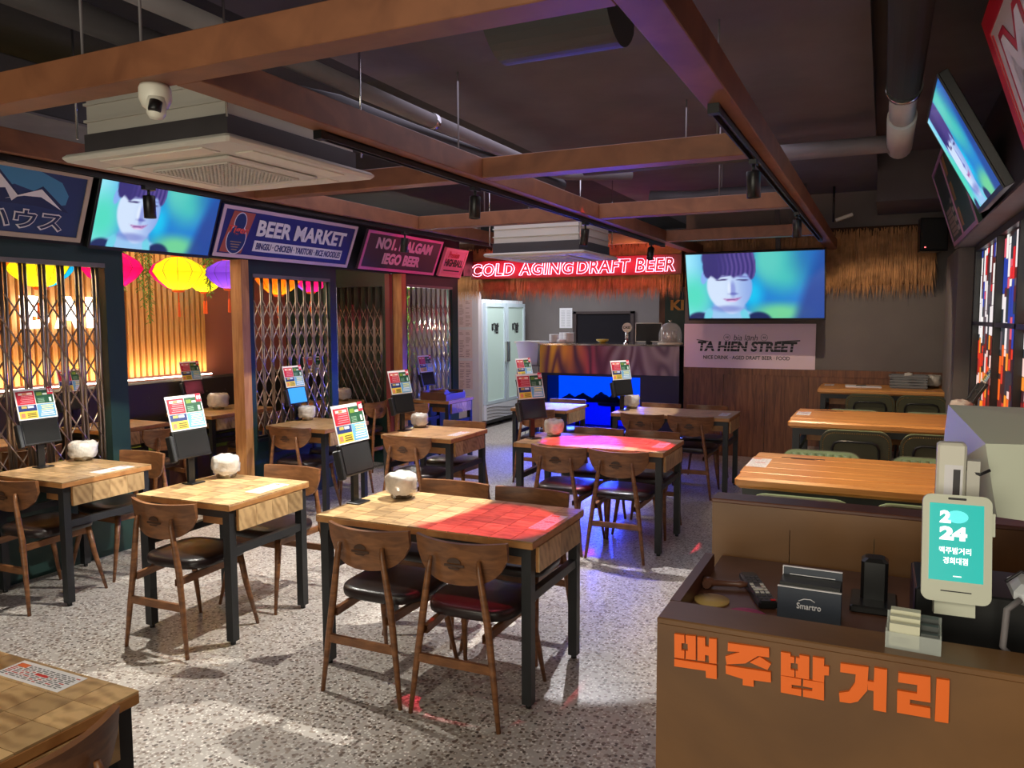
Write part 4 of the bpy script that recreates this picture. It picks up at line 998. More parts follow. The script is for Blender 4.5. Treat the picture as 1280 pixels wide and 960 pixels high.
# ------------------------------------------------------------------ tables
def table(xr, yn, W, D, label, blocks=True, rz=0, drawer=True, legin=.015):
    t = thing('dining_table', label, 'table', (xr, yn, 0), R_(rz))
    top = MB().bbox(-W, 0, 0, D, .715, .744, .003).build('tabletop', M['board'], t)
    nx = max(5, round(W/.105)); ny = round(D/.105)
    dx, dy = W/nx, D/ny
    if blocks:
        me = MB().box(.0012, dx-.0012, .0012, dy-.0012, .744, .75).mesh('block', M['block'])
        for i in range(nx):
            for j in range(ny):
                o = bpy.data.objects.new('block', me); C.objects.link(o); o.parent = top; o.location = (-W+i*dx, j*dy, 0)
    else:
        m = MB()
        for i in range(nx):
            for j in range(ny): m.box(-W+i*dx+.0008, -W+(i+1)*dx-.0008, j*dy+.0008, (j+1)*dy-.0008, .744, .75)
        m.build('block_veneer', M['block'], top)['kind'] = 'stuff'
    a = .045
    for x0 in (-W+legin, -a-.015):
        for y0 in (.015, D-.015-a):
            lg = MB().box(x0, x0+a, y0, y0+a, .02, .715).build('leg', M['black'], t)
            MB().tube((x0+a/2, y0+a/2, 0), (x0+a/2, y0+a/2, .02), .014, n=10).build('levelling_foot', M['plastic'], lg)
        MB().box(x0+.005, x0+a-.005, .06, D-.06, .47, .51).build('side_bar', M['black'], t)
        MB().box(x0, x0+a, .06, D-.06, .675, .715).build('top_bar', M['black'], t)
    for y0 in (.015, D-.015-a): MB().box(-W+.06, -.06, y0, y0+a, .675, .715).build('top_rail', M['black'], t)
    if drawer:
        d = thing('drawer', None, None); C.objects.unlink(d); bpy.data.objects.remove(d)
        f = MB().box(-.014, -.002, .065, D-.065, .60, .712).build('drawer_front', M['board'], t)
        me = MB().box(0, .005, .001, (D-.13)/4-.001, .6, .712).mesh('block', M['block'])
        for j in range(4):
            o = bpy.data.objects.new('block', me); C.objects.link(o); o.parent = f; o.location = (-.002, .065+j*(D-.13)/4, 0)
        MB().box(-.28, -.062, .1, D-.1, .61, .67).build('drawer_box', M['board'], t)
    return t
table(-1.31, 2.97, 1.15, .63, 'nearest four-seat block-top table, half white-lit and half red-lit')
table(-2.985, 2.935, .655, .64, 'two-seat block-top table left of the nearest table', rz=1.5)
table(-4.288, 2.945, .66, .635, 'two-seat block-top table against the left folding gate', rz=1.5)
table(-1.69, .70, 1.15, .64, 'table corner cut off at the bottom left of the photo')
table(-1.364, 5.36, 1.16, .63, 'four-seat table in the middle of the room under red light')
table(-1.274, 7.45, 1.16, .63, 'four-seat table in front of the back wall wainscot', False)
table(-2.906, 7.44, .63, .63, 'two-seat table beside the fridge aisle', False)
table(-3.03, 5.29, .66, .63, 'two-seat table in the second row by the aisle', False)
table(-4.28, 5.32, .66, .63, 'two-seat table against the middle folding gate', False)
table(-4.45, 7.73, .5, .6, 'small tray table against the far folding gate', False)
table(-5.92, 4.48, .62, .66, 'booth table seen through the left opening', False, legin=.30)
table(-5.90, 5.62, .62, .9, 'booth table beside the wooden post', False, legin=.30)
table(-5.92, 3.2, .62, .66, 'booth table behind the left gate', False, legin=.30)
table(-5.45, 7.0, .6, .5, 'booth table in front of the cross partition', False)

# paper sheets on tables
random.seed(5)
def sticker(x, y, z, w_, h_, rz, label, tone=0):
    t = thing('table_notice', label, 'paper', (x, y, z), R_(rz), group='printed notices on the tables')
    MB().box(-w_/2, w_/2, -h_/2, h_/2, .0003, .0012).build('sheet', WH, t)
    m = MB()
    for i in range(9):
        x0 = -w_/2+.008; xx = x0
        y0 = -h_/2+.01+i*(h_-.02)/9
        while xx < w_/2-.02:
            l_ = random.uniform(.008, .025); m.rect(xx, min(xx+l_, w_/2-.008), y0, y0+.004, .0014, random.choice([S(90, 90, 95), S(90, 90, 95), S(190, 60, 50), S(110, 110, 110)])); xx += l_+.006
    m.rect(-w_/2+.01, -w_/2+.05, h_/2-.03, h_/2-.012, .0015, S(226, 110, 60)); m.rect(-.02, .03, -.004, .006, .0015, S(200, 50, 50))
    m.build('print', M['print'], t)
sticker(-1.375, 3.30, .75, .085, .27, -1, 'notice on the red-lit end of the nearest table')
sticker(-3.09, 3.33, .75, .10, .25, 2, 'notice on the two-seat table left of the nearest')
sticker(-4.38, 3.35, .75, .10, .25, 2, 'notice on the gate-side table at left')
sticker(-2.0, 1.285, .75, .26, .085, 0, 'notice on the table at the bottom left corner')
sticker(-1.46, 5.68, .75, .085, .25, 0, 'notice on the middle red-lit table')
sticker(-1.37, 7.75, .75, .085, .25, 0, 'notice on the table before the wainscot')
sticker(-3.12, 5.58, .75, .085, .25, 0, 'notice on the second-row aisle table')

# ------------------------------------------------------------------ bagged bowls
def bagged(seed, r=.066, h=.125, name=None):
    random.seed(seed); n = 40; rings = [(.93, .022), (.98, .028), (1.02, .038), (1.06, .05), (1.05, .07), (1.08, .09), (1.04, .108), (.94, .12), (.78, .126), (.55, .122), (.3, .126), (0, .124)]
    vs = []; fs = []; ph = [random.uniform(0, 6) for _ in range(8)]
    for k, (s_, z) in enumerate(rings):
        for i in range(n):
            a = 2*math.pi*i/n
            q = 1+(.035*math.sin(3*a+ph[0]+k*.5)+.022*math.sin(8*a+ph[1]-k*1.3)+.02*math.sin(15*a+ph[2]+k*2.1)+.03*math.sin(k*2.2+ph[5]+2*a)+random.uniform(-.005, .005))*(1 if k > 0 else .3)
            zz = z*h/.125+(.004*math.sin(3*a+ph[3])+.003*math.sin(7*a+ph[4]+k)+random.uniform(-.0015, .0015))
            vs.append((r*s_*q*math.cos(a), r*s_*q*math.sin(a), zz+.006))
    for k in range(len(rings)-1):
        for i in range(n): j = (i+1) % n; fs.append((k*n+i, k*n+j, k*n+n+j, k*n+n+i))
    return MB().add(vs, fs, None, True)
BG = 'bagged utensil bowls on the tables'
def bag(x, y, z, seed, label, r=.066, h=.125):
    t = thing('bagged_bowl', label, 'bowl', (x, y, z), 0, BG)
    MB().lathe([(.045, 0), (.056, .002), (.06, .03), (.062, .045), (.058, .045), (.05, .01)], n=24).build('bowl', M['metal_bowl'], t)
    bagged(seed, r, h).build('plastic_bag', M['bag'], t)
bag(-2.28, 3.45, .75, 1, 'plastic-bagged steel bowl on the nearest table', .078, .125)
bag(-3.54, 3.47, .75, 2, 'plastic-bagged bowl on the two-seat table left of the nearest', .076, .125)
bag(-4.86, 3.50, .75, 3, 'plastic-bagged bowl on the gate-side table at left', .084, .12)
bag(-3.62, 5.78, .75, 4, 'plastic-bagged bowl on the second-row aisle table', .07, .115)
bag(-4.86, 5.78, .75, 5, 'plastic-bagged bowl on the table by the middle gate', .075, .125)
bag(-2.37, 5.80, .75, 6, 'plastic-bagged bowl on the red-lit middle table', .074, .125)
bag(-2.35, 7.90, .75, 7, 'plastic-bagged bowl on the table before the blue niche', .078, .13)
bag(-6.3, 6.1, .75, 8, 'plastic-bagged bowl on the booth table by the wooden post', .10, .16)
bag(-6.3, 4.2-.55, .75, 9, 'plastic-bagged bowl on the booth table behind the left gate', .085, .14)
bag(-5.6, 7.3, .75, 10, 'pink-lit bagged bowl inside the booth by the cross partition', .085, .14)
bag(.55, 6.75, .93, 11, 'plastic-bagged bowl at the wall end of the middle plank table', .07, .13)
bag(.50, 9.5, .93, 12, 'plastic-bagged bowl at the corner of the rear plank table', .08, .13)

# ------------------------------------------------------------------ ordering tablets
def card_mesh(w_, h_):
    random.seed(3); m = MB(); m.rect(-w_/2, w_/2, 0, h_, 0, S(232, 228, 226)); m.rect(-w_/2, w_/2, 0, h_, -.003, S(210, 210, 210))
    a = .008; cx0 = -w_/2+a; cw = (w_-2*a-.004)/2; ch = (h_-2*a-.012)/2; z = .001
    m.rect(cx0, cx0+cw, a+ch+.004, a+2*ch+.004, z, S(190, 24, 48)); m.rect(cx0+cw+.004, w_/2-a, a+ch+.004, a+2*ch+.004, z, S(26, 78, 52))
    m.rect(cx0, cx0+cw, a+ch*.55, a+ch, z, S(28, 52, 112)); m.rect(cx0, cx0+cw, a, a+ch*.55, z, S(224, 196, 70)); m.rect(cx0+cw+.004, w_/2-a, a, a+ch, z, S(104, 168, 206))
    z = .002
    for j in range(5): 
        yy = a+ch+.014+j*.011; m.rect(cx0+.012+random.uniform(0, .03), cx0+cw-.01, yy, yy+.003, z, S(226, 160, 170))
    m.rect(cx0+.015, cx0+cw-.012, a+2*ch-.02, a+2*ch-.006, z, S(240, 214, 200)); m.rect(cx0+.04, cx0+.07, a+2*ch-.018, a+2*ch-.008, z+.0006, S(226, 120, 60))
    m.rect(cx0+cw+.014, cx0+cw+.05, a+2*ch-.03, a+2*ch-.008, z, S(110, 140, 50)); m.rect(cx0+cw+.055, cx0+cw+.085, a+2*ch-.028, a+2*ch-.016, z, S(200, 214, 200))
    m.rect(w_/2-a-.03, w_/2-a-.014, a+ch+.012, a+ch+.04, z, S(200, 224, 210)); 
    for j in range(4): yy = a+ch+.01+j*.008; m.rect(cx0+cw+.016, cx0+cw+.06, yy, yy+.0025, z, S(150, 190, 160))
    m.rect(cx0+.02, cx0+.055, a+ch-.02, a+ch-.005, z, S(190, 170, 90)); m.rect(cx0+.06, cx0+.1, a+ch-.02, a+ch-.005, z, S(200, 210, 230))
    m.rect(cx0+.01, cx0+.035, a+.008, a+.035, z, S(226, 130, 100)); 
    for j in range(3): m.rect(cx0+.05, cx0+cw-.01, a+.008+j*.011, a+.013+j*.011, z, S(90, 80, 40))
    for j in range(6):
        yy = a+.01+j*.0125; m.rect(cx0+cw+.016+random.uniform(0, .02), w_/2-a-random.uniform(.008, .02), yy, yy+.006, z, random.choice([S(236, 232, 150), S(230, 240, 246)]))
    m.rect(w_/2-.042, w_/2-.004, h_-.046, h_+.002, .003, S(210, 36, 60))
    return m.mesh('menu_card', M['print'])
CARD = card_mesh(.255, .2)
def tablet(x, y, z, num, label, rz=90, screen_on=None, tilt_=14, reader=True):
    # local: faces -y, so rz=90 faces +X
    t = thing('ordering_tablet', label, 'tablet', (x, y, z), R_(rz), 'ordering tablets standing on the tables')
    MB().bbox(-.05, .05, -.04, .04, 0, .008, .002).build('base_plate', M['plastic'], t)
    MB().box(-.022, .022, .012, .03, .008, .24).build('post', M['plastic'], t)
    F = Matrix.Translation((0, -.02, .155)) @ Matrix.Rotation(R_(-tilt_), 4, 'X')
    MB().bbox(-.125, .125, .0, .022, 0, .165, .004).build('tablet_body', M['plastic'], t, F)
    MB().box(-.113, .113, -.0025, .0, .012, .152).build('display', mat('screen_%s' % num, *(((.02, .02, .02, 1), .12) if not screen_on else (screen_on, .3, 0, .6))), t, F)
    if reader: MB().bbox(-.155, -.13, -.012, .03, -.01, .14, .005).build('card_reader', M['black'], t, F)
    o = bpy.data.objects.new('menu_card', CARD); C.objects.link(o); o.parent = t; o.matrix_local = F @ Matrix.Translation((0, -.004, .162)) @ Matrix.Rotation(R_(90), 4, 'X')
    if num: text('table_number', num, WH, o, .09, .122, .166, .19, .0035, .03, depth=.001)
    return t
tablet(-2.42, 3.26, .75, '05', 'ordering tablet on the nearest table, card numbered 05')
tablet(-3.58, 3.26, .75, '09', 'ordering tablet on the small table left of the nearest, card numbered 09')
tablet(-4.86, 3.22, .75, '12', 'ordering tablet on the gate-side table, card numbered 12')
tablet(-4.93, 5.74, .75, '08', 'tablet with bright blue picture by the middle gate', screen_on=S(50, 140, 220))
tablet(-3.63, 5.55, .75, '04', 'ordering tablet on the second-row aisle table', rz=82)
tablet(-2.46, 5.60, .75, '03', 'ordering tablet on the red-lit middle table', rz=62)
tablet(-3.48, 7.75, .75, '02', 'ordering tablet with maroon card before the fridge', rz=75)
tablet(-2.38, 7.7, .75, '01', 'ordering tablet before the blue niche', rz=60)
tablet(-6.48, 5.95, .75, '10', 'booth tablet before the slat panel, above the nearer one', rz=90)
tablet(-6.45, 4.6, .75, '11', 'booth tablet seen through the left gate', rz=90)
tablet(-4.85, 7.95, .75, '06', 'pink-lit tablet before the far folding gate', rz=85)
tablet(-5.95, 7.25, .75, '07', 'tablet inside the booth before the cross partition', rz=70)
tablet(.60, 6.5, .93, '14', 'tablet seen edge-on at the wall end of the middle plank table', rz=-90, tilt_=30)
# tray with goods on the far side table
t = thing('condiment_tray', 'dark brown wicker tray of goods on the tray table', 'tray', (-4.68, 8.0, .75))
MB().box(-.16, .16, -.22, .22, 0, .015).build('base', M['counter_in'], t)
MB().box(-.17, -.15, -.23, .23, 0, .1).box(.15, .17, -.23, .23, 0, .07).box(-.15, .15, -.23, -.21, 0, .09).box(-.15, .15, .21, .23, 0, .09).build('wall', M['counter_in'], t)
MB().box(-.12, .1, .0, .2, .03, .05, m=Matrix.Rotation(R_(-20), 4, 'Y')).build('card_holder', M['plastic'], t); MB().tube((-.1, -.1, .06), (.12, -.12, .07), .05, n=10).build('cloth_roll', M['counter_in'], t)

# ------------------------------------------------------------------ plank tables and lounge chairs
def plank_table(x0, x1, y0, y1, label):
    t = thing('plank_table', label, 'table', (x0, y0, 0))
    W = x1-x0; D = y1-y0; z1 = .93; n = 5
    core = MB().box(.02, W-.005, .02, D-.02, z1-.055, z1-.012).build('tabletop', M['board'], t)
    for i in range(n):
        MB().bbox(0, W, i*D/n+.0006, (i+1)*D/n-.0006, z1-.05, z1, .012 if i in (0, n-1) else .003).build('plank', M['plank'], core)
    a = .05
    for xx in (.03, W-.03-a):
        for yy in (.05, D-.05-a): MB().box(xx, xx+a, yy, yy+a, .18, z1-.055).build('leg', M['black'], t)
        MB().box(xx+.005, xx+a-.005, .1, D-.1, .68, .72).build('side_bar', M['black'], t)
    for yy in (.05, D-.05-a): MB().box(.08, W-.08, yy, yy+a, z1-.105, z1-.055).build('top_rail', M['black'], t)
    MB().box(.1, W-.1, D*.5, D*.5+.02, z1-.2, z1-.06).build('modesty_board', M['board'], t)
plank_table(-.625, .69, 3.82, 4.60, 'nearest honey-coloured plank table behind the counter screen')
plank_table(-.62, .69, 6.10, 6.96, 'middle honey-coloured plank table at right')
plank_table(-.62, .69, 8.98, 9.74, 'rear plank table against the back wall')
random.seed(9)
sticker(-.57, 4.25, .93, .1, .26, 0, 'notice with printed lines on the nearest plank table')
sticker(-.55, 6.6, .93, .1, .24, 0, 'notice on the middle plank table')
sticker(-.53, 9.5, .93, .1, .2, 0, 'notice on the rear plank table')
for x, y, z in ((-.37, 4.47, .9305), (-.38, 6.85, .9305)):
    t = MB().box(-.11, .11, -.012, .004, 0, .0015).box(-.06, .06, -.03, -.018, 0, .0015).build('burnt_mark', M['logo']); t.location = (x, y, z)
    tag(t, 'dark burnt-in lettering at the back of the %s plank table' % ('nearest' if y < 5 else 'middle'), 'mark')
def lounge_proto():
    t = thing('lounge_chair', '', 'chair')
    # back facing -y ; rounded rectangle backrest
    def rr(w_, h_, r, n=6):
        P = []
        for cx_, cy_, a0 in ((w_-r, h_-r, 0), (-w_+r, h_-r, 90), (-w_+r, -h_+r, 180), (w_-r, -h_+r, 270)):
            for i in range(n+1): a = R_(a0+90*i/n); P.append((cx_+r*math.cos(a), cy_+r*math.sin(a)))
        return P
    B = Matrix.Translation((0, -.2, .53)) @ Matrix.Rotation(R_(90+8), 4, 'X')
    MB().prism(rr(.225, .19, .08), -.03, .0).build('back_pad', M['lounge'], t, B)
    MB().prism(rr(.23, .195, .085), 0, .02).build('back_shell', M['lounge_back'], t, B)
    st = MB(); P = rr(.212, .177, .075, 9)
    pts = []
    for i in range(len(P)):
        a, b = Vector(P[i]), Vector(P[(i+1) % len(P)]); k = max(1, int((b-a).length/.014))
        for j in range(k): pts.append(a.lerp(b, j/k))
    for p in pts: st.lathe([(.0042, 0), (.003, .003), (0, .004)], (p.x, p.y, .02), 6)
    so = st.build('studs', M['brass'], t, B); so['kind'] = 'stuff'
    lp = [(-.15, -.19, .025), (-.15, .07, .03), (-.135, .105, .03), (-.1, .12, .03), (.1, .12, .03), (.135, .105, .03), (.15, .07, .03), (.15, -.19, .025)]
    MB().path(lp, .009, 8).build('back_loop', M['plastic'], t, B)
    lg = MB(); lg.prism([(-.04, -.01), (.04, -.01), (0, .03)], .0205, .0215); lg.box(-.05, .05, -.025, -.015, .0205, .0215); lg.build('logo', M['plastic'], t, B)
    for i in range(9):
        x = -.19+i*.0475; MB().tube((x, -.175+(.02 if abs(x) > .15 else 0), -.03), (x, .175-(.02 if abs(x) > .15 else 0), -.03), .022, n=8).build('tuft', M['lounge'], t, B)
    MB().bbox(-.23, .23, -.19, .25, .38, .46, .025).build('seat', M['lounge'], t)
    for sx in (-1, 1):
        MB().path([(sx*.2, .22, .38), (sx*.215, .24, 0)], .011, 8).build('front_leg', M['plastic'], t)
        MB().path([(sx*.15, -.20, .36), (sx*.2, -.25, 0)], .011, 8).build('rear_leg', M['plastic'], t)
    MB().path([(-.2, .2, .375), (.2, .2, .375)], .01, 8).build('seat_bar', M['plastic'], t)
    return t
LC = lounge_proto(); reg(LC); l0 = [False]
def lounge(x, y, rz, label):
    g = 'green studded lounge chairs at the plank tables'
    if not l0[0]: l0[0] = True; LC.location = (x, y, .18); LC.rotation_euler = (0, 0, R_(rz)); LC['label'] = label; LC['group'] = g; return
    dup(LC, (x, y, .18), R_(rz), label, g)
lounge(-.15, 6.15, 0, 'green studded chair on the near side of the middle plank table, left')
lounge(.36, 6.13, 0, 'green studded chair on the near side of the middle plank table, right')
lounge(-.10, 9.0, 0, 'green studded chair at the rear plank table, left one')
lounge(.37, 9.0, 0, 'green studded chair at the rear plank table beside the pillar')
lounge(-.31, 3.84, 0, 'green studded chair just behind the counter screen, left')
lounge(.20, 3.86, 0, 'green studded chair just behind the counter screen, right')
lounge(-.31, 4.74, 180, 'tufted green chair facing us behind the nearest plank table, left')
lounge(.28, 4.72, 180, 'tufted green chair facing us behind the nearest plank table, right')
lounge(-.21, 7.08, 180, 'tufted green chair facing us behind the middle plank table, left')
lounge(.38, 7.08, 180, 'tufted green chair facing us behind the middle plank table, right')
# things on the rear plank table
t = thing('notebook', 'open white notebook on the rear plank table', 'notebook', (-.2, 9.35, .93), R_(4))
MB().bbox(-.16, -.003, -.1, .1, 0, .015, .002).build('page_block', WH, t); MB().bbox(.003, .2, -.1, .1, 0, .01, .002).build('page_block', WH, t); MB().tube((-.05, -.02, .02), (.05, .03, .02), .005, n=8).build('pen', DK, t)
t = thing('storage_basket', 'grey plastic basket on the rear plank table', 'basket', (.26, 9.4, .93))
GP = mat('grey_basket', S(120, 124, 128), .5)
MB().box(-.17, .17, -.11, .11, 0, .01).build('base', GP, t)
for a, b, c, d in ((-.17, .17, -.12, -.11), (-.17, .17, .11, .12)):
    for k in range(4): MB().box(a, b, c, d, .012+k*.03, .032+k*.03).build('slat', GP, t)
for a in (-.18, .17):
    for k in range(4): MB().box(a, a+.01, -.12, .12, .012+k*.03, .032+k*.03).build('slat', GP, t)
MB().box(-.19, .19, -.13, -.11, .125, .14).box(-.19, .19, .11, .13, .125, .14).box(-.19, -.17, -.11, .11, .125, .14).box(.17, .19, -.11, .11, .125, .14).build('rim', GP, t)
MB().lathe([(0, .1), (.05, .12), (.04, .16), (0, .17)], n=12).build('cloth', M['bag'], t)

# ------------------------------------------------------------------ cashier counter
t = thing('cashier_counter', 'varnished wooden cashier counter with orange Korean letters', 'counter', (0, 0, 0))
MB().box(-.455, .695, 1.752, 1.772, 0, .985).build('front_panel', M['counter'], t)
MB().bbox(-.455, .695, 1.748, 1.872, .984, 1.0, .003).build('front_rim', M['counter'], t)
MB().box(-.455, .695, 1.753, 1.756, .955, .984).build('edge_strip', wood('edge_ply', S(120, 86, 50), S(150, 108, 66), (1, 1, 30), 6, .4), t)
MB().prism([(1.872, .88), (2.31, .88), (2.31, .985), (2.30, 1.0), (1.872, 1.0)], -.455, -.43, m=Matrix(((0, 0, 1, 0), (1, 0, 0, 0), (0, 1, 0, 0), (0, 0, 0, 1)))).build('side_rim', M['counter_in'], t)
MB().box(-.455, -.435, 1.772, 2.30, 0, .88).build('side_panel', M['counter'], t)
MB().box(-.435, .695, 1.852, 1.872, .88, .984).build('inner_wall', M['counter_in'], t)
MB().box(-.435, .695, 1.872, 2.46, .93, .95).build('shelf', M['counter_in'], t)
glyphs = [[[(-413,968),(-390,969),(-389,950),(-396,949),(-396,932),(-389,932),(-389,913),(-412,912)],[(-387,969),(-364,971),(-363,915),(-386,913),(-386,933),(-381,933),(-382,950),(-386,949)],[(-360,970),(-343,971),(-342,951),(-334,951),(-334,971),(-317,972),(-316,915),(-333,914),(-334,931),(-342,931),(-342,916),(-359,915)],[(-412,908),(-316,911),(-315,879),(-339,878),(-340,894),(-412,891)]],[[(-292,968),(-204,971),(-203,951),(-227,950),(-253,928),(-294,918),(-297,936),(-265,952),(-292,949)],[(-244,932),(-223,949),(-199,937),(-206,922)],[(-296,915),(-199,918),(-198,895),(-235,893),(-234,878),(-258,877),(-258,891),(-295,896)]],[[(-179,968),(-159,968),(-159,961),(-151,961),(-151,948),(-158,947),(-158,932),(-150,932),(-150,917),(-178,916)],[(-148,961),(-140,961),(-141,968),(-121,968),(-120,917),(-147,917),(-148,932),(-143,932),(-144,948),(-148,948)],[(-114,969),(-91,969),(-91,953),(-81,953),(-81,934),(-90,933),(-90,917),(-113,917)],[(-178,915),(-136,915),(-136,900),(-155,899),(-155,891),(-135,892),(-135,877),(-177,877)],[(-132,915),(-90,916),(-89,877),(-131,877),(-132,892),(-113,893),(-113,900),(-132,900)]],[[(-59,965),(-5,967),(-6,916),(-23,889),(-38,882),(-58,881),(-60,900),(-41,907),(-30,928),(-29,947),(-59,946)],[(6,968),(30,968),(31,877),(7,877),(6,918),(-5,918),(-6,937),(6,937)]],[[(51,966),(109,968),(111,915),(74,914),(74,903),(111,903),(112,882),(51,881),(50,928),(86,929),(86,947),(51,946)],[(120,967),(143,968),(144,879),(120,878)]]]
for g in glyphs:
    m = MB()
    for poly in g: m.prism([(x/1000, z/1000) for x, z in poly], 0, .008, m=Matrix.Translation((0, 1.752, 0)) @ Matrix.Rotation(R_(90), 4, 'X'))
    m.build('letter', M['orange'], t)
t = thing('counter_screen', 'low wooden screen behind the counter', 'screen', (-.47, 2.47, 0))
random.seed(1)
MB().box(0, 1.165, 0, .09, 1.05, 1.115).build('upper_board', M['counter'], t); MB().bbox(-.003, 1.168, -.003, .095, 1.115, 1.128, .003).build('cap', M['counter_in'], t)
for i in range(5): MB().box(.001+i*.233, .232+i*.233, .002, .09, 0, 1.05).build('panel', M['counter'], t)
# objects in the counter
t = thing('wooden_massager', 'small carved wooden handle lying in the counter tray', 'massager', (-.41, 2.14, .95), R_(15))
MB().lathe([(.0, -.02), (.014, -.015), (.016, 0), (.009, .012), (.008, .07), (.011, .08), (.006, .1), (0, .105)], n=12, m=Matrix.Translation((0, 0, .016)) @ Matrix.Rotation(R_(90), 4, 'Y')).build('handle', M['counter_in'], t)
MB().tube((-.01, -.02, .016), (-.01, .02, .016), .012, n=10).build('head', M['counter_in'], t)
o = MB().lathe([(0, 0), (.045, 0), (.045, .006), (0, .006)], n=28).build('round_coaster', mat('yellow_coaster', S(196, 162, 96), .6)); o.location = (-.385, 2.04, .95); tag(o, 'round yellow coaster behind the counter rim', 'coaster')
o = MB().lathe([(0, 0), (.05, 0), (.05, .006), (0, .006)], n=28).build('round_coaster', mat('pink_coaster', S(220, 80, 120), .6)); o.location = (-.285, 1.965, .95); tag(o, 'round pink coaster behind the counter rim', 'coaster')
t = thing('remote_control', 'long black remote control with grey keys in the counter tray', 'remote', (-.285, 2.15, .95), R_(21))
MB().bbox(-.024, .024, -.12, .12, 0, .022, .005).build('case', M['plastic'], t)
for r in range(9):
    for c in range(3):
        if r in (3, 4, 5) and c == 1: continue
        MB().box(-.018+c*.0135, -.009+c*.0135, -.1+r*.021, -.09+r*.021, .022, .0245).build('key', M['offwhite'] if r in (2, 3, 4, 5) else M['duct'], t)
MB().lathe([(0, .0245), (.012, .0245), (.012, .022)], (0, -.025, 0), 14).build('round_key', M['offwhite'], t); MB().box(.008, .02, -.112, -.105, .022, .0245).build('red_key', M['red_board'], t)
t = thing('terminal_box', 'dark slate box lettered Smartro in the counter', 'box', (-.217, 2.0, .95), R_(-1))
DS = mat('slate_box', S(52, 58, 70), .4)
MB().bbox(.0, .147, 0, .006, 0, .079, .001).build('front_wall', DS, t); MB().box(0, .147, .0, .006, .0792, .0815).build('front_edge', WH, t)
MB().box(.004, .143, .006, .075, 0, .09).build('pocket', M['plastic'], t); MB().box(.003, .144, .07, .076, 0, .110).build('rear_wall', DS, t)
MB().box(.003, .144, .0695, .0755, .110, .112).box(.003, .005, .0695, .0705, .088, .110).build('rear_edge', WH, t)
MB().box(.02, .128, .067, .0695, .092, .0935).build('slot_line', WH, t)
text('lettering', 'Smartro', WH, t, .046, .102, .030, .045, .0005, .01, m=Matrix.Rotation(R_(90), 4, 'X'))
ar = MB().path([(.05, -.001, .049), (.062, -.001, .055), (.078, -.001, .056), (.088, -.001, .050)], .0012, 5).build('arc', WH, t)
t = thing('wireless_handset', 'tall black handset standing in its cradle', 'handset', (.0, 2.2, .95))
MB().bbox(-.032, .032, -.03, .03, 0, .125, .009).build('handset', M['plastic'], t); MB().bbox(-.055, .055, -.09, .045, 0, .02, .004).build('cradle', M['plastic'], t)
t = thing('card_holder', 'clear acrylic holder of business cards on the counter rim', 'card holder', (.078, 1.81, 1.0), R_(-3))
AC = mat('acrylic', S(214, 220, 214), .12, alpha=.35)
MB().box(-.052, .052, -.028, -.025, 0, .035).box(-.052, -.049, -.025, .05, 0, .042).box(.049, .052, -.025, .05, 0, .042).box(-.052, .052, -.028, .05, -.0, .003).box(-.052, .052, .048, .051, 0, .055).build('holder', AC, t)
CC = mat('cream_cards', S(214, 212, 186), .6)
MB().box(-.045, .012, -.022, -.004, .004, .052).build('card_stack', CC, t); MB().box(-.045, .012, .0, .018, .004, .060).build('card_stack', CC, t); MB().box(-.045, .012, .022, .044, .004, .067).build('card_stack', CC, t)
MB().box(.014, .046, -.022, -.004, .004, .04).box(.014, .046, .0, .02, .004, .05).box(.014, .046, .024, .044, .004, .058).build('dark_cards', mat('grey_cards', S(70, 74, 72), .5), t)
for i in range(3): MB().box(-.04, -.005, -.0225, -.0221, .012+i*.005, .0135+i*.005).build('card_line', mat('card_ink', S(120, 110, 100), .5), t)
# payment display
t = thing('payment_display', 'cream payment display with a teal 2024 screen', 'payment terminal', m=Matrix.Translation((.163, 1.93, 1.068)) @ Matrix.Rotation(R_(2), 4, 'Z') @ Matrix.Rotation(R_(-12), 4, 'X'))
CR = mat('cream_plastic', S(204, 206, 186), .4)
def rrp(x0, x1, y0, y1, r, n=5):
    P = []
    for cx_, cy_, a0 in ((x1-r, y1-r, 0), (x0+r, y1-r, 90), (x0+r, y0+r, 180), (x1-r, y0+r, 270)):
        for i in range(n+1): a = R_(a0+90*i/n); P.append((cx_+r*math.cos(a), cy_+r*math.sin(a)))
    return P
RX = Matrix.Rotation(R_(90), 4, 'X')
MB().prism(rrp(-.068, .068, 0, .235, .018), -.018, 0, m=RX).build('case', CR, t)
MB().prism([(-.054, .046), (.052, .046), (.052, .215), (-.054, .215)], 0, .0008, m=RX).build('screen', mat('teal_screen', S(0, 120, 112), .3, em=.62, emc=S(0, 178, 168)), t)
LW = mat('lit_white_print', (1, 1, 1, 1), .5, em=.7)
text('number', '2', LW, t, -.034, -.012, .172, .2, .001, .06, depth=.0006, m=RX); text('number', '24', LW, t, -.034, .02, .135, .165, .001, .06, depth=.0006, m=RX)
MB().prism([(.0+.022*math.cos(a), .187+.014*math.sin(a)) for a in [2*math.pi*i/20 for i in range(20)]], .001, .0016, m=RX).build('cloud_shape', mat('pale_cyan', S(90, 220, 225), .4, em=.5), t)
text('shop_name', '맥주밤거리', LW, t, -.034, .028, .105, .12, .001, .02, depth=.0006, m=RX); text('branch_name', '경희대점', LW, t, -.026, .022, .083, .098, .001, .02, depth=.0006, m=RX)
MB().prism([(-.006, .056), (.01, .056), (.01, .058), (-.006, .058)], .001, .0016, m=RX).build('small_mark', LW, t)
MB().prism([(-.03, .0225), (.03, .0225), (.03, .025), (-.03, .025)], 0, .0006, m=RX).build('card_slot', DK, t)
MB().prism(rrp(-.018, .018, .224, .229, .002), 0, .0006, m=RX).build('sensor_slot', DK, t)
MB().prism(rrp(.068, .074, .15, .2, .002), -.014, -.004, m=RX).build('side_key', CR, t)
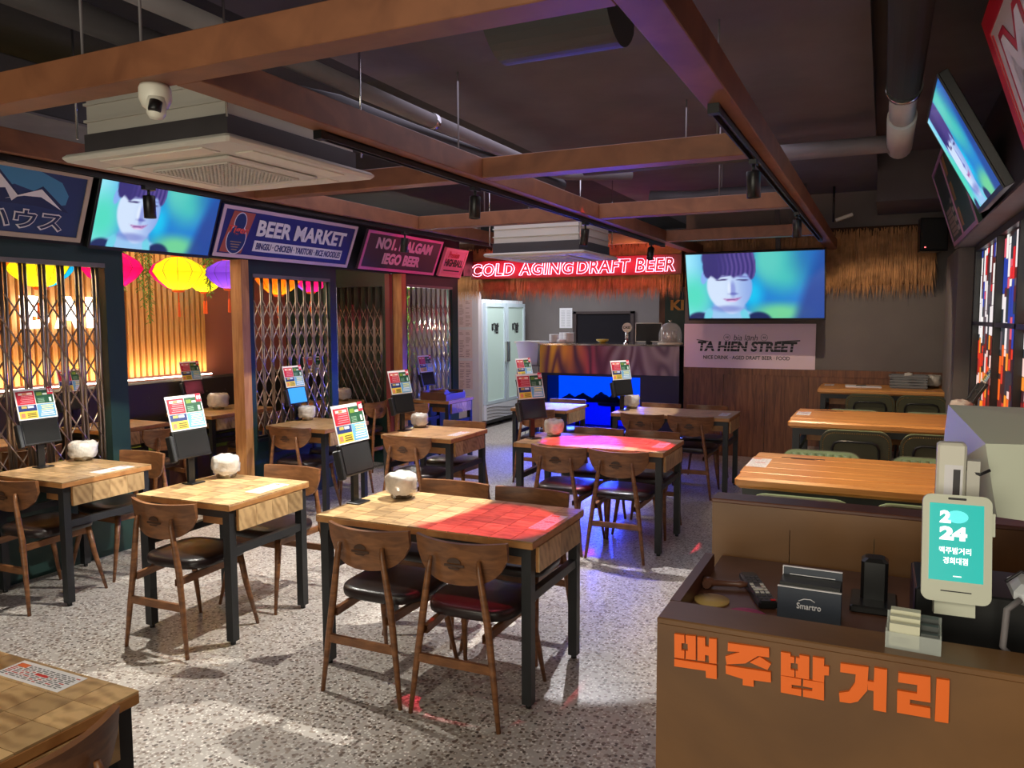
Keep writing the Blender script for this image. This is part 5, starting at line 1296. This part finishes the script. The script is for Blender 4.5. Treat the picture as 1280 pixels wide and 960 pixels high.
MB().box(-.04, .04, .018, .06, -.03, .1).build('rear_stand', CR, t)
# black monitor base, POS monitor, reader, router, cables
t = thing('equipment_box', 'black equipment box under the payment display', 'box', (0, 0, 0))
MB().bbox(.085, .69, 1.985, 2.20, .951, 1.075, .004).build('case', M['plastic'], t)
MB().box(.083, .0855, 1.985, 2.20, .955, 1.07).build('side_panel', mat('violet_black', S(50, 36, 56), .3), t)
t = thing('pos_monitor', 'large cream point-of-sale monitor seen from behind', 'monitor', (.163, 2.10, 1.16))
cr2 = mat('pale_green_cream_plastic', S(196, 200, 180), .45)
MB().add([(.0, .28, .30), (.6, .28, .30), (.6, .25, .0), (.03, .25, .02), (-.015, .25, .12), (.06, 0, .24), (.6, 0, .26), (.6, 0, .04), (.09, 0, .07)],
         [(0, 5, 6, 1), (0, 4, 5), (4, 3, 8, 5), (5, 8, 7, 6), (3, 2, 7, 8), (0, 1, 2, 3, 4)]).build('rear_shell', cr2, t)
MB().box(.16, .6, -.012, -.0, .0, .05).build('lower_vent', cr2, t)
for i in range(12): MB().box(.165+i*.018, .177+i*.018, -.014, -.012, .012, .038).build('vent_slot', M['duct'], t)
sm = MB()
for i in range(9):
    for j in range(7):
        if math.hypot(i-4, (j-3)*1.2) < 4.2: sm.box(.155+i*.0042, .1576+i*.0042, -.004, 0, .09+j*.008, .0925+j*.008, m=Matrix.Translation((0, -.001, .03)))
sm.build('speaker_slots', M['duct'], t)['kind'] = 'stuff'
MB().box(.25, .4, .1, .2, -.09, .05).build('stand', M['plastic'], t)
t = thing('card_reader', 'small white barcode reader standing behind the display', 'card reader', (.15, 2.06, 1.075))
MB().bbox(-.028, .032, -.02, .02, 0, .33, .006).build('case', M['white'], t)
MB().box(-.012, .025, -.0215, -.02, .17, .28).build('label_sheet', WH, t); MB().box(.006, .02, -.0225, -.0215, .18, .27).build('barcode', M['duct'], t)
MB().path([(.032, 0, .27), (.06, -.01, .26), (.08, 0, .27)], .004, 6).build('cable', DK, t)
MB().box(.034, .06, -.01, .02, .0, .29).build('side_bracket', M['offwhite'], t)
t = thing('router', 'white rounded router at the right edge of the counter', 'router', (.31, 1.97, 1.078))
MB().bbox(-.04, .2, -.05, .08, 0, .045, .015).build('case', M['white_glossy'], t)
MB().path([(-.03, -.055, .02), (-.055, -.07, .0), (-.06, -.075, -.08), (-.05, -.08, -.09)], .007, 8).build('cable', M['duct_grey'], t)
MB().path([(-.05, 0, .04), (-.02, .02, .06), (.03, 0, .05), (.1, .02, .06)], .004, 6).build('black_cable', DK, t)
